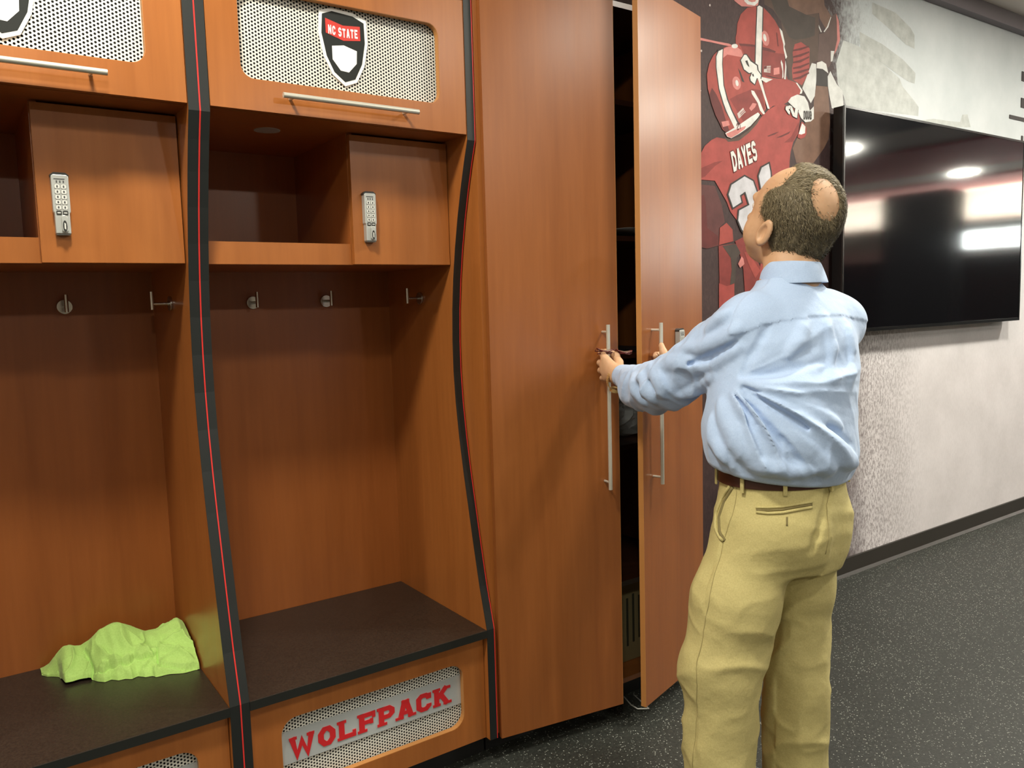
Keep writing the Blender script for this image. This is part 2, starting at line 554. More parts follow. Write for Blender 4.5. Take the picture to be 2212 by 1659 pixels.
# fine speckle fading away from the edge
spk = nt.nodes.new('ShaderNodeMapRange')
spk.inputs['From Min'].default_value = 0.1
spk.inputs['From Max'].default_value = 0.75
spk.inputs['To Min'].default_value = 0.95
spk.inputs['To Max'].default_value = 0.06
lk.new(dx_, spk.inputs['Value'])
spk_c = ramp(nt, n_fin, [(0.43, (0.34, 0.31, 0.31)), (0.54, (1, 1, 1))])
zs = nt.nodes.new('ShaderNodeMapRange')
zs.inputs['From Min'].default_value = 1.2
zs.inputs['From Max'].default_value = 1.9
zs.inputs['To Min'].default_value = 1.0
zs.inputs['To Max'].default_value = 0.12
lk.new(Z_, zs.inputs['Value'])
pale2 = mix(nt, math_node(nt, 'MULTIPLY', spk.outputs[0], zs.outputs[0]), pale, mix(nt, 1.0, pale, spk_c, 'MULTIPLY'))
darkc = ramp(nt, n_big, [(0.3, (0.036, 0.020, 0.020)), (0.7, (0.062, 0.036, 0.034))])
dark2 = mix(nt, 0.5, darkc, mix(nt, 1.0, darkc, ramp(nt, n_fin, [(0.35, (0.6, 0.6, 0.6)), (0.7, (1.5, 1.5, 1.5))]), 'MULTIPLY'))
lk.new(mix(nt, fac.outputs[0], dark2, pale2), b.inputs['Base Color'])
wr = MB().box((2.335, WALL_Y, 0.0), (14.0, WALL_Y + 0.3, CEIL)).build('wall_right', 'mural')
struct(wr, 'printed wall covering, maroon by the cabinet and pale grey beyond')
bb = MB().box((2.335, WALL_Y - 0.012, 0.012), (13.9, WALL_Y - 0.001, 0.094)).build('baseboard_right', 'baseboard', bevel=0.002)
struct(bb, 'dark vinyl baseboard below the mural')
MB().prism([(WALL_Y - 0.001, 0.0), (WALL_Y - 0.012, 0.014), (WALL_Y - 0.020, 0.005), (WALL_Y - 0.024, 0.0)], lambda a, c, d: (d, a, c), 2.335, 13.9).build('cove_toe', 'baseboard', bb)
struct(MB().box((2.335, WALL_Y - 0.05, CEIL - 0.085), (14.0, WALL_Y - 0.001, CEIL - 0.001)).build('trim_1', 'crown'), 'grey band where mural wall meets ceiling')

# printed players on the mural
PRINT = {'red': (0.30, 0.056, 0.044), 'red_bright': (0.31, 0.056, 0.047), 'red_mid': (0.20, 0.034, 0.029), 'red_dark': (0.11, 0.022, 0.020),
         'pink': (0.52, 0.19, 0.17), 'white': (0.62, 0.61, 0.58), 'offwhite': (0.58, 0.58, 0.56), 'pale': (0.50, 0.44, 0.41), 'black': (0.035, 0.028, 0.026),
         'skin_dark': (0.085, 0.052, 0.038), 'skin_mid': (0.16, 0.088, 0.060), 'skin_shadow': (0.058, 0.043, 0.035), 'glove': (0.105, 0.062, 0.052),
         'maroon': (0.10, 0.033, 0.031), 'grey1': (0.49, 0.505, 0.485), 'grey2': (0.455, 0.47, 0.45), 'jersey_white': (0.50, 0.49, 0.52)}
for k_, c_ in PRINT.items():
    m_ = mat('print_' + k_, c_, 0.6, 0.0, 0.3)
    nt, nd, lk, b = nodes_of(m_)
    nz = noise(nt, mapping(nt, (1, 1, 1)), 14.0, 4, 0.6)
    lk.new(mix(nt, 1.0, c_, ramp(nt, nz, [(0.3, (0.80, 0.80, 0.80)), (0.7, (1.16, 1.16, 1.16))]), 'MULTIPLY'), b.inputs['Base Color'])
    M['print_' + k_] = m_
MURAL = [
 (1,'printed_player','skin_dark',[3089,2851,3102,2774,3160,2763,3221,2721,3242,2624,3264,2539,3286,2472,3383,2449,3452,2572,3502,2589,3503,2710,3511,2725,3499,2817,3520,2870,3553,2941]),
 (2,'printed_face','skin_mid',[3256,2883,3262,2822,3278,2797,3400,2780,3505,2808,3511,2783,3568,2737,3607,2806,3549,2849,3531,2936]),
 (2,'printed_hair','skin_shadow',[3154,2864,3149,2801,3170,2765,3221,2721,3279,2661,3326,2656,3402,2674,3473,2699,3477,2781,3400,2783,3278,2797,3256,2840,3251,2882]),
 (2,'printed_smear','grey1',[3705,2714,3841,2704,4051,2652,4212,2599,4245,2560,4351,2507,4406,2474,4403,2426,3738,2399,3710,2452,3661,2501,3646,2595]),
 (2,'printed_smear','grey2',[4431,2407,4562,2429,4711,2433,4853,2441,4875,2485,4935,2492,4976,2424,4712,2398]),
 (3,'printed_sleeve','red_bright',[3306,2596,3321,2636,3369,2653,3435,2634,3433,2537,3420,2509,3377,2458,3307,2474,3301,2525,3311,2558]),
 (3,'printed_glove','glove',[3506,2711,3551,2724,3601,2809,3641,2829,3665,2796,3673,2711,3633,2638,3594,2575,3571,2562,3497,2581,3507,2671]),
 (3,'printed_forearm','skin_mid',[3488,2470,3580,2478,3597,2364,3602,2310,3592,2232,3555,2184,3471,2107,3338,2098,3310,2163,3344,2213,3407,2290,3468,2328,3471,2404]),
 (3,'printed_jersey','offwhite',[3572,2516,3600,2553,3653,2499,3701,2472,3712,2408,3691,2375,3615,2380,3590,2451]),
 (3,'printed_jersey','offwhite',[3452,2570,3486,2570,3490,2505,3477,2421,3447,2384,3380,2445]),
 (3,'printed_smear','grey2',[3839,2776,4048,2747,4240,2700,4367,2647,4359,2591,4295,2594,4051,2652,3850,2701]),
 (3,'printed_smear','grey2',[3946,2937,4161,2924,4306,2873,4349,2842,4352,2771,4268,2780,4104,2835,3948,2881]),
 (4,'printed_crease','red_dark',[3308,2609,3359,2624,3429,2646,3430,2640,3364,2615,3308,2602]),
 (4,'printed_crease','red_dark',[3309,2580,3359,2596,3430,2621,3431,2614,3365,2586,3309,2573]),
 (4,'printed_crease','red_dark',[3309,2555,3359,2570,3430,2598,3431,2591,3365,2560,3309,2548]),
 (4,'printed_crease','red_dark',[3309,2529,3360,2544,3430,2569,3431,2562,3365,2534,3309,2522]),
 (4,'printed_crease','red_dark',[3309,2507,3360,2522,3431,2543,3432,2536,3365,2512,3309,2500]),
 (4,'printed_crease','red_dark',[3309,2481,3360,2496,3431,2526,3432,2519,3366,2486,3310,2474]),
 (4,'printed_glove_edge','pink',[3641,2829,3665,2796,3676,2711,3650,2660,3627,2634,3652,2708,3648,2783]),
 (4,'printed_glove_mark','white',[3503,2753,3514,2741,3528,2724,3520,2721,3503,2740]),
 (4,'printed_glove_mark','white',[3597,2805,3602,2806,3579,2755,3548,2726,3542,2728,3570,2757]),
 (4,'printed_glove_mark','white',[3601,2648,3630,2651,3616,2602,3602,2597]),
 (4,'printed_wristband','white',[3491,2577,3531,2590,3565,2581,3583,2540,3537,2554,3489,2551]),
 (4,'printed_armband','black',[3489,2551,3537,2554,3577,2536,3581,2477,3487,2472]),
 (4,'printed_flare_streak','pink',[2664,2563,2779,2564,2861,2567,2889,2563,2861,2556,2756,2555,2664,2552]),
 (4,'printed_flake','pale',[2747,2706,2745,2701,2741,2700,2737,2702,2737,2706,2741,2710,2745,2710]),
 (4,'printed_flake','pale',[2693,2512,2691,2507,2687,2506,2683,2508,2683,2512,2687,2516,2691,2515]),
 (4,'printed_flake','pale',[2685,2348,2683,2343,2679,2342,2675,2344,2675,2349,2679,2352,2683,2352]),
 (5,'printed_helmet','red',[2912,2618,2917,2660,2940,2703,2983,2738,3046,2755,3090,2760,3135,2740,3175,2716,3206,2687,3232,2641,3243,2599,3248,2549,3259,2487,3270,2469,3213,2468,3111,2467,3076,2453,2964,2539,2907,2566,2905,2599]),
 (6,'printed_helmet_shade','red_dark',[2926,2578,2988,2585,3036,2589,3130,2588,3181,2583,3176,2575,3086,2574,3036,2580,2936,2569]),
 (6,'printed_helmet_lower','red_mid',[2936,2569,3036,2580,3086,2574,3176,2575,3244,2580,3248,2549,3259,2487,3267,2472,3213,2470,3111,2469,3076,2455,2964,2539]),
 (6,'printed_helmet','pink',[2880,2770,2898,2752,2917,2745,2945,2737,3012,2747,3055,2760,3063,2785,3065,2804]),
 (7,'printed_stripe_border','black',[3045,2755,3065,2765,3094,2759,3086,2520,3083,2456,3076,2455,3032,2506,3036,2598]),
 (7,'printed_highlight','pink',[3133,2635,3135,2621,3132,2608,3124,2599,3113,2596,3100,2599,3090,2608,3082,2621,3080,2635,3083,2648,3091,2657,3103,2660,3115,2657,3126,2648]),
 (7,'printed_vent','red_dark',[3183,2668,3191,2663,3201,2608,3194,2606]),
 (7,'printed_logo','white',[3206,2690,3227,2678,3248,2625,3243,2612,3264,2570,3253,2559,3238,2598,3235,2623,3216,2664]),
 (7,'printed_facemask','white',[3220,2551,3233,2534,3238,2478,3228,2467,3230,2502,3217,2538]),
 (7,'printed_facemask','white',[3251,2553,3259,2525,3254,2464,3241,2469,3249,2517]),
 (7,'printed_flag','pale',[3098,2506,3146,2514,3143,2483,3096,2479]),
 (7,'printed_patch','pink',[3166,2506,3207,2516,3210,2487,3166,2476]),
 (7,'printed_facemask','white',[2959,2772,2964,2761,2985,2752,3031,2755,3055,2772,3061,2791,3046,2788,3036,2773,3012,2766,2990,2768,2983,2777]),
 (8,'printed_stripe','white',[3051,2754,3065,2762,3087,2757,3078,2519,3076,2456,3064,2476,3039,2507,3042,2599]),
 (8,'printed_highlight','white',[3113,2633,3115,2625,3113,2618,3108,2614,3102,2615,3096,2620,3092,2627,3091,2635,3093,2642,3097,2646,3103,2645,3109,2641]),
 (8,'printed_flag_stripe','red_mid',[3118,2504,3145,2509,3145,2506,3118,2502]),
 (8,'printed_flag_stripe','red_mid',[3118,2498,3145,2502,3145,2500,3118,2496]),
 (8,'printed_flag_stripe','red_mid',[3118,2492,3145,2496,3145,2494,3118,2489]),
 (8,'printed_flag_stripe','red_mid',[3118,2485,3145,2490,3145,2488,3118,2483]),
 (8,'printed_flag_canton','red_dark',[3098,2505,3117,2509,3116,2497,3098,2493]),
 (8,'printed_jersey','red_bright',[3091,2465,3161,2462,3275,2470,3328,2464,3372,2437,3377,2428,3356,2413,3297,2390,3266,2367,3239,2354,3162,2339,3137,2323,3091,2421]),
 (8,'printed_towel','offwhite',[3271,2370,3294,2393,3340,2411,3395,2409,3423,2384,3437,2348,3468,2372,3469,2314,3445,2299,3403,2291,3369,2308,3348,2334]),
 (9,'printed_trim','white',[3328,2463,3339,2464,3380,2435,3375,2420,3358,2416,3366,2433]),
 (9,'printed_mark','white',[3076,2456,3159,2456,3111,2435,3076,2444]),
 (9,'printed_arm','maroon',[2673,1958,2768,1957,2811,1880,2832,1805,2794,1778,2791,1702,2718,1687,2671,1693]),
 (9,'printed_arm','red_dark',[2673,1909,2699,1916,2709,1883,2719,1776,2788,1742,2790,1706,2718,1689,2671,1697]),
 (10,'printed_jersey','red_bright',[2672,2076,2705,2121,2748,2150,2782,2164,2847,2162,2900,2166,2962,2190,3036,2240,3082,2283,3129,2318,3177,2341,3231,2356,3285,2353,3346,2336,3361,2301,3347,2232,3312,2192,3292,2144,3285,2100,3279,1943,3230,1755,2972,1749,2922,1807,2868,1852,2846,1891,2768,1979,2671,1978]),
 (10,'printed_leg','red_mid',[2791,1702,2904,1712,2938,1672,2910,1649,2899,1538,2843,1525,2796,1531]),
 (10,'printed_leg','red_mid',[2899,1723,2967,1747,3085,1597,3085,1482,2967,1484,2956,1597,2933,1664]),
 (11,'printed_fold','red_mid',[2671,2023,2768,2058,2820,2068,2768,2041,2704,1992,2671,1981]),
 (11,'printed_fold','red_dark',[3120,2201,3168,2218,3207,2229,3173,2212,3130,2199]),
 (11,'printed_fold','red_dark',[3183,2198,3236,2218,3291,2239,3276,2225,3222,2205]),
 (11,'printed_fold','red_mid',[3242,2182,3296,2215,3351,2287,3356,2270,3342,2231,3307,2191]),
 (11,'printed_collar','skin_dark',[2829,2166,2873,2164,2926,2180,2990,2215,3063,2276,3082,2289,3050,2248,2990,2201,2926,2163,2855,2151]),
 (11,'printed_cuff','red_bright',[3342,2216,3352,2235,3372,2290,3387,2288,3412,2266,3412,2238,3398,2221,3367,2210]),
 (11,'printed_glove','red',[2799,1779,2843,1802,2882,1774,2888,1723,2793,1704]),
 (11,'printed_leg_shade','skin_shadow',[2816,1701,2904,1711,2936,1672,2910,1649,2899,1539,2865,1530,2876,1597,2871,1649]),
 (11,'printed_sock','red_bright',[2792,1538,2843,1525,2894,1536,2893,1411,2792,1414]),
 (11,'printed_wristband','pink',[2919,1623,2944,1657,2956,1646,2963,1623,2933,1605]),
 (12,'printed_trim','white',[3352,2232,3377,2284,3403,2271,3400,2240,3372,2231]),
 (12,'printed_helmet','red',[2725,2360,2720,2419,2734,2464,2761,2503,2793,2528,2843,2551,2898,2566,2944,2553,2984,2520,3031,2487,3060,2432,3093,2390,3112,2321,3083,2287,3067,2296,2940,2228,2848,2187,2818,2200,2783,2245,2751,2300]),
 (12,'printed_leg','red',[2961,1676,2990,1676,3073,1593,3037,1559,2996,1616]),
 (13,'printed_helmet_shade','red_dark',[2734,2336,2751,2367,2780,2342,2813,2297,2843,2232,2864,2197,2842,2187,2807,2215,2774,2254,2748,2300]),
 (13,'printed_helmet_lower','red_mid',[2864,2334,2916,2358,3019,2397,3083,2397,3103,2320,3067,2300,2959,2242]),
 (13,'printed_highlight','pink',[2796,2523,2843,2548,2898,2564,2941,2551,2959,2522,2910,2521,2849,2519,2814,2495]),
 (14,'printed_flare','white',[2919,2565,2916,2560,2908,2555,2898,2552,2887,2552,2879,2554,2877,2558,2879,2564,2887,2568,2898,2571,2908,2572,2916,2569]),
 (14,'printed_stripe_border','black',[2789,2530,2825,2544,2820,2476,2829,2388,2853,2334,2883,2286,2942,2222,2912,2201,2836,2278,2820,2306,2792,2365,2774,2455,2774,2499]),
 (14,'printed_highlight','pink',[2936,2414,2938,2402,2933,2390,2924,2382,2912,2379,2900,2382,2889,2389,2883,2400,2882,2413,2886,2424,2895,2432,2907,2435,2919,2433,2930,2425]),
 (14,'printed_vent','black',[2919,2472,2935,2459,2962,2417,2945,2419]),
 (14,'printed_logo_border','black',[2931,2507,2958,2538,2977,2541,3010,2518,3054,2504,3059,2482,3083,2464,3076,2443,3050,2442,3034,2412,2998,2425,2993,2442,3005,2459,2988,2456,2954,2469]),
 (14,'printed_facemask','white',[3007,2389,3027,2388,3061,2355,3089,2315,3104,2298,3092,2293,3069,2308,3052,2339,3012,2374]),
 (14,'printed_facemask','white',[3051,2447,3076,2447,3101,2391,3137,2323,3122,2322,3086,2389]),
 (14,'printed_flag','pale',[2913,2277,2953,2307,2971,2289,2924,2257]),
 (14,'printed_patch','pink',[2994,2309,3017,2335,3045,2335,3035,2319,3008,2299]),
 (14,'printed_label','pink',[2810,2232,2856,2242,2864,2223,2819,2210]),
 (15,'printed_stripe','white',[2793,2525,2819,2537,2815,2475,2823,2387,2846,2330,2875,2285,2923,2225,2898,2210,2842,2281,2824,2312,2797,2369,2779,2455,2779,2500]),
 (15,'printed_highlight','white',[2922,2410,2923,2403,2921,2398,2916,2395,2910,2395,2905,2399,2902,2405,2901,2412,2903,2417,2908,2420,2913,2420,2918,2416]),
 (15,'printed_logo','white',[2938,2508,2960,2534,2974,2536,3002,2513,3045,2500,3050,2481,3075,2463,3070,2447,3045,2446,3031,2418,3005,2429,3000,2443,3015,2467,2993,2461,2960,2472]),
 (15,'printed_flag_stripe','red_mid',[2930,2279,2959,2301,2961,2299,2932,2277]),
 (15,'printed_flag_stripe','red_mid',[2934,2273,2963,2296,2966,2294,2936,2271]),
 (15,'printed_flag_stripe','red_mid',[2937,2267,2967,2290,2970,2288,2939,2265]),
 (16,'printed_logo_mark','black',[2966,2509,2981,2514,2990,2498,2995,2487,2986,2489,2976,2496]),
 (16,'printed_logo_mark','black',[3012,2459,3022,2462,3027,2450,3017,2450]),
 (16,'printed_bumper','white',[2834,2186,2917,2226,3008,2275,3054,2298,3068,2291,3054,2275,3003,2234,2926,2192,2873,2168,2847,2172]),
 (17,'printed_bumper_print','pink',[2839,2184,2917,2214,2971,2230,2962,2216,2917,2190,2873,2170,2849,2173]),
 (18,'printed_number_border','black',[2844,1924,2866,1972,2962,2018,3028,1998,3065,1933,3075,1871,3035,1811,3035,1750,2967,1744,2935,1772,2909,1814,2916,1863,2983,1889,2984,1887,2961,1933,2941,1922,2952,1893,2880,1860]),
 (18,'printed_number_border','black',[3049,2018,3072,2061,3138,2089,3153,2043,3161,1967,3172,1839,3104,1837,3064,1969]),
 (19,'printed_number','jersey_white',[2855,1925,2875,1968,2962,2010,3020,1993,3055,1931,3065,1872,3025,1812,3025,1756,2972,1751,2944,1776,2919,1815,2926,1859,2995,1886,2994,1889,2967,1944,2930,1925,2941,1896,2885,1870]),
 (19,'printed_number','jersey_white',[3060,2018,3081,2057,3130,2078,3143,2041,3150,1966,3161,1845,3112,1844,3074,1971]),
]

mural = thing('wall_mural', 'printed mural of football players in red jerseys and helmets', 'mural', (3.0, WALL_Y, 1.0))
def print_poly(name, mkey, pts, layer, parent):
    d = -0.00004 * (layer + 1)
    mb = MB()
    mb.prism([(x - 3.0, z - 1.0) for x, z in pts], lambda a, c, dd: (a, dd, c), d, d - 0.00002)
    return mb.build(name, 'print_' + mkey, parent)
for layer, (_ly, name, ck, flat) in enumerate(MURAL):
    print_poly(name, ck, [(flat[i] / 1000, flat[i + 1] / 1000) for i in range(0, len(flat), 2)], layer, mural)
print_poly('printed_jersey', 'red_bright', [(3.06, 1.46), (3.42, 1.50), (3.40, 1.98), (3.10, 1.90)], 60, mural)
print_poly('printed_trousers', 'jersey_white', [(3.06, 1.47), (3.06, 0.95), (3.19, 0.93), (3.24, 1.28), (3.30, 0.93), (3.44, 0.95), (3.42, 1.51)], 61.3, mural)
print_poly('printed_sock', 'red_mid', [(3.07, 0.96), (3.09, 0.45), (3.18, 0.45), (3.19, 0.94)], 62.3, mural)
print_poly('printed_sock', 'red_mid', [(3.30, 0.94), (3.33, 0.45), (3.42, 0.45), (3.44, 0.96)], 62.3, mural)
def mural_text(text, origin, du, dv, adv, layer, ck, th=0.2, border=None):
    """Letters drawn along du (per cell unit) and dv (per cell height) in the wall plane."""
    x = 0.0
    for ch in text:
        S, w = glyph(ch, False, th)
        for mk, grow, ly in (((border, 0.10, layer), (ck, 0.0, layer + 1)) if border else ((ck, 0.0, layer),)):
            mb = MB()
            for si, (pts, closed, t) in enumerate(S):
                d = -0.00004 * (ly + 95) - 0.000006 * si
                for q in stroke(pts, t + grow, closed):
                    mb.prism([(origin[0] - 3.0 + du[0] * (a + x) + dv[0] * c, origin[1] - 1.0 + du[1] * (a + x) + dv[1] * c) for a, c in q], lambda a, c, dd: (a, dd, c), d, d - 0.00002)
            mb.build('printed_letter' if mk == ck else 'printed_letter_border', 'print_' + mk, mural)
        x += w + adv
mural_text('DAYES', (2.889, 2.024), (0.0405, 0.0163), (-0.022, 0.084), 0.11, 18, 'white', 0.22, 'red_dark')
mural_text('2', (3.335, 2.302), (0.012, 0.055), (-0.088, 0.018), 0.1, 18, 'white', 0.24, 'black')
mural_text('DOUG', (3.388, 2.302), (0.0185, 0.002), (0.0, 0.040), 0.12, 20, 'black', 0.2)
mural_text('21', (2.912, 2.205), (0.018, 0.006), (-0.006, 0.03), 0.1, 20, 'red_dark', 0.16)
# dark lettering further along the wall, cut by the picture edge
wl = thing('wall_lettering', 'dark block lettering on the pale wall above the television', 'lettering', (5.6, WALL_Y, 2.4))
for (x0, x1, z0, z1) in ((5.592, 5.70, 2.766, 2.824), (5.592, 5.70, 2.606, 2.664), (5.446, 5.80, 2.523, 2.546), (5.612, 5.634, 2.36, 2.435)):
    MB().box((x0 - 5.6, -0.004, z0 - 2.4), (x1 - 5.6, -0.0005, z1 - 2.4)).build('letter_stroke', 'print_black', wl)

# downlight fixtures
dl0 = None
for i, (x, y, w) in enumerate(DOWNLIGHTS):
    if dl0 is None:
        dl0 = thing('ceiling_downlight', 'round recessed ceiling downlight', 'light', (x, y, CEIL), 'recessed downlights in the ceiling')
        ring = rrect(-0.1, 0.1, -0.1, 0.1, 0.0999, 8)
        MB().ringplate(ring, rrect(-0.085, 0.085, -0.085, 0.085, 0.0849, 8), lambda a, c, d: (a, c, d), -0.008, -0.0005).build('trim_ring', 'white', dl0)
        MB().cyl((0, 0, -0.0025), (0, 0, -0.0008), 0.085, 24).build('lens', 'lens', dl0)
    else:
        c = copy_tree(dl0)
        c.location = (x, y, CEIL)

# column across the room, seen in the television's reflection
colm = MB().prism(rrect(-0.4, 0.4, 0.0, 2.6, 0.06, 5), lambda a, c, d: (d, a, c), -0.15, 0.15).build('display_column', mat('black_gloss', (0.01, 0.01, 0.011), 0.3), loc=(9.2, -2.42, 0.0))
tag(colm, 'tall black display column standing across the room', 'column')

# ================================================================== LOCKERS
P_ = 0.798           # locker pitch
PROFILE = [(0.0, 2.44), (0.0, 1.965), (0.024, 1.90), (0.048, 1.825), (0.072, 1.74), (0.093, 1.65), (0.110, 1.555), (0.122, 1.46), (0.128, 1.36), (0.128, 1.26), (0.121, 1.16),
           (0.107, 1.05), (0.088, 0.94), (0.066, 0.83), (0.040, 0.70), (0.014, 0.58), (-0.010, 0.49), (-0.021, 0.448), (-0.021, 0.082)]
BACK = 0.572

def profile_panel(x0, x1):
    pts = PROFILE + [(BACK, 0.082), (BACK, 2.44)]
    return MB().prism(pts, lambda a, c, d: (d, a, c), x0, x1)

def profile_strip(x0, x1, off, thick):
    """Band of the given thickness along the front profile."""
    out = []
    n = len(PROFILE)
    nrm = []
    for i in range(n):
        a = Vector(PROFILE[max(i - 1, 0)])
        c = Vector(PROFILE[min(i + 1, n - 1)])
        d = (c - a).normalized()
        nrm.append(Vector((d.y, -d.x)))     # pointing to -y
    mb = MB()
    vs = []
    for (y, z), nn in zip(PROFILE, nrm):
        a = (y + nn.x * off, z + nn.y * off)
        c = (y + nn.x * (off + thick), z + nn.y * (off + thick))
        vs += [(x0, a[0], a[1]), (x1, a[0], a[1]), (x1, c[0], c[1]), (x0, c[0], c[1])]
    fs = [(0, 1, 2, 3), (4 * n - 1, 4 * n - 2, 4 * n - 3, 4 * n - 4)]
    for i in range(n - 1):
        k = 4 * i
        for j in range(4):
            fs.append((k + j, k + (j + 1) % 4, k + 4 + (j + 1) % 4, k + 4 + j))
    return mb.add(vs, fs)

def perforated(x0, x1, z0, z1, y, pitch=0.0094, hole=0.0029):
    """Sheet of hexagonal cells, each with a round hole."""
    mb = MB()
    R = pitch / math.sqrt(3)
    dx = pitch * math.sqrt(3) / 2
    nc = int((x1 - x0) / dx) + 2
    nr = int((z1 - z0) / pitch) + 2
    ang = [math.radians(30 * k) for k in range(12)]
    hexp = []
    for k in range(12):
        if k % 2 == 0:
            hexp.append((R * math.cos(ang[k]), R * math.sin(ang[k])))
        else:
            rr = R * math.cos(math.radians(30))
            hexp.append((rr * math.cos(ang[k]), rr * math.sin(ang[k])))
    for i in range(nc):
        for j in range(nr):
            cx = x0 + i * dx
            cz = z0 + j * pitch + (pitch / 2 if i % 2 else 0)
            vs = [(cx + a, y, cz + c) for a, c in hexp] + [(cx + hole * math.cos(w), y, cz + hole * math.sin(w)) for w in ang]
            mb.add(vs, [(k, (k + 1) % 12, 12 + (k + 1) % 12, 12 + k) for k in range(12)])
    me = bpy.data.meshes.new('grille')
    me.from_pydata(mb.v, [], mb.f)
    me.materials.append(M['grille'])
    return me

GRILLE_UP = perforated(0.06, 0.715, 2.03, 2.31, 0.024)
GRILLE_LO = perforated(0.06, 0.715, 0.12, 0.385, 0.024)

def bar_handle(parent, a, b_, out, r, inset, name='door_handle'):
    """Bar from a to b (handle axis), standing off the face by vector out."""
    a, b_, out = Vector(a), Vector(b_), Vector(out)
    mb = MB().cyl(a + out, b_ + out, r, 18)
    o = mb.build(name, 'steel', parent, smooth='auto')
    d = (b_ - a).normalized()
    for e in (a + d * inset, b_ - d * inset):
        MB().cyl(e, e + out, r * 0.62, 12).build('standoff', 'steel', o, smooth='auto')
    return o

def keypad_lock(parent, origin, ux, n, name='keypad_lock'):
    """Digital lock; origin = centre of its back, ux = unit along its width, n = unit normal out of the door."""
    ux, n = Vector(ux), Vector(n)
    up = Vector((0, 0, 1))
    o3 = Vector(origin)
    F = lambda a, c, d: tuple(o3 + ux * a + up * c + n * d)
    w, h = 0.0185, 0.070
    out = [(-w + .0025, -h), (w - .0025, -h), (w - .0025, -h * .32), (w, -h * .27), (w, h - .006), (w - .004, h - .002), (-w + .004, h - .002), (-w, h - .006), (-w, -h * .27), (-w + .0025, -h * .32)]
    body = MB().prism(out, F, 0.0, 0.020).build(name, 'lock', parent, bevel=0.0018)
    cap = [(-w - .0012, h - .007), (w + .0012, h - .007), (w + .0012, h - .002), (w - .006, h + .0035), (-w + .006, h + .0035), (-w - .0012, h - .002)]
    MB().prism(cap, F, -0.0005, 0.0165).build('cap', 'lock_dark', body)
    MB().prism([(-.013, h - .0135), (.010, h - .0135), (.010, h - .0115), (-.013, h - .0115)], F, 0.0198, 0.0206).build('brand_line', 'lock_print', body)
    for xx in (-.0072, 0.0, .0072):
        MB().prism([(xx - .0013, h - .0215), (xx + .0013, h - .0215), (xx + .0013, h - .016), (xx - .0013, h - .016)], F, 0.0198, 0.0206).build('indicator', 'lock_print', body)
    for r_ in range(5):
        for c_ in (-1, 1):
            cx, cz = c_ * 0.0068, h - 0.030 - r_ * 0.0122
            ring = rrect(cx - .0053, cx + .0053, cz - .0050, cz + .0050, .003, 3)
            kk = MB().prism(ring, F, 0.0198, 0.0212).build('key', 'lock_key', body)
            MB().ringplate(rrect(cx - .0060, cx + .0060, cz - .0057, cz + .0057, .0032, 3), ring, F, 0.0197, 0.0206).build('key_surround', 'lock_side', body)
            MB().prism([(cx - .0016, cz - .0026), (cx + .0016, cz - .0026), (cx + .0016, cz + .0026), (cx - .0016, cz + .0026)], F, 0.021, 0.0216).build('key_digit', 'lock_print', body)
    for c_ in (-1, 1):
        cx, cz = c_ * 0.0068, h - 0.0915
        MB().prism(rrect(cx - .0056, cx + .0056, cz - .0048, cz + .0048, .0015, 2), F, 0.0198, 0.0212).build('function_key', 'lock_dark', body)
        MB().prism([(cx - .0036, cz - .0012), (cx + .0036, cz - .0012), (cx + .0036, cz + .0012), (cx - .0036, cz + .0012)], F, 0.0211, 0.0215).build('key_print', 'lock_key', body)
    kx = 0.003
    knob = MB().prism(rrect(kx - .0065, kx + .0065, -h + .003, -h + .043, .0062, 5), F, 0.0198, 0.027).build('knob', 'lock', body, bevel=0.0015)
    ov = [(kx + .0046 * math.cos(t), -h + .017 + .0135 * math.sin(t)) for t in [2 * math.pi * k / 16 for k in range(16)]]
    MB().prism(ov, F, 0.0268, 0.0275).build('knob_badge', 'lock_dark', body)
    MB().prism([(kx - .0016, -h + .011), (kx + .0016, -h + .009), (kx + .0018, -h + .023), (kx - .0014, -h + .025)], F, 0.0273, 0.0278).build('badge_print', 'lock_key', body)
    MB().prism([(-.014, -h - .003), (.014, -h - .003), (w - .003, -h), (-w + .003, -h)], F, 0.0, 0.016).build('foot', 'lock_side', body)
    return body

def coat_hook(parent, base, n):
    base, n = Vector(base), Vector(n)
    o = MB().cyl(base, base + n * 0.006, 0.021, 24).build('coat_hook', 'hook', parent, smooth='auto', bevel=0.001)
    MB().cyl(base + n * 0.005, base + n * 0.050, 0.0045, 12).build('peg', 'hook', o, smooth='auto')
    tip = base + n * 0.050
    MB().cyl(tip + Vector((0, 0, -0.016)), tip + Vector((0, 0, 0.034)), 0.0055, 14).build('upright', 'hook', o, smooth='auto')
    return o

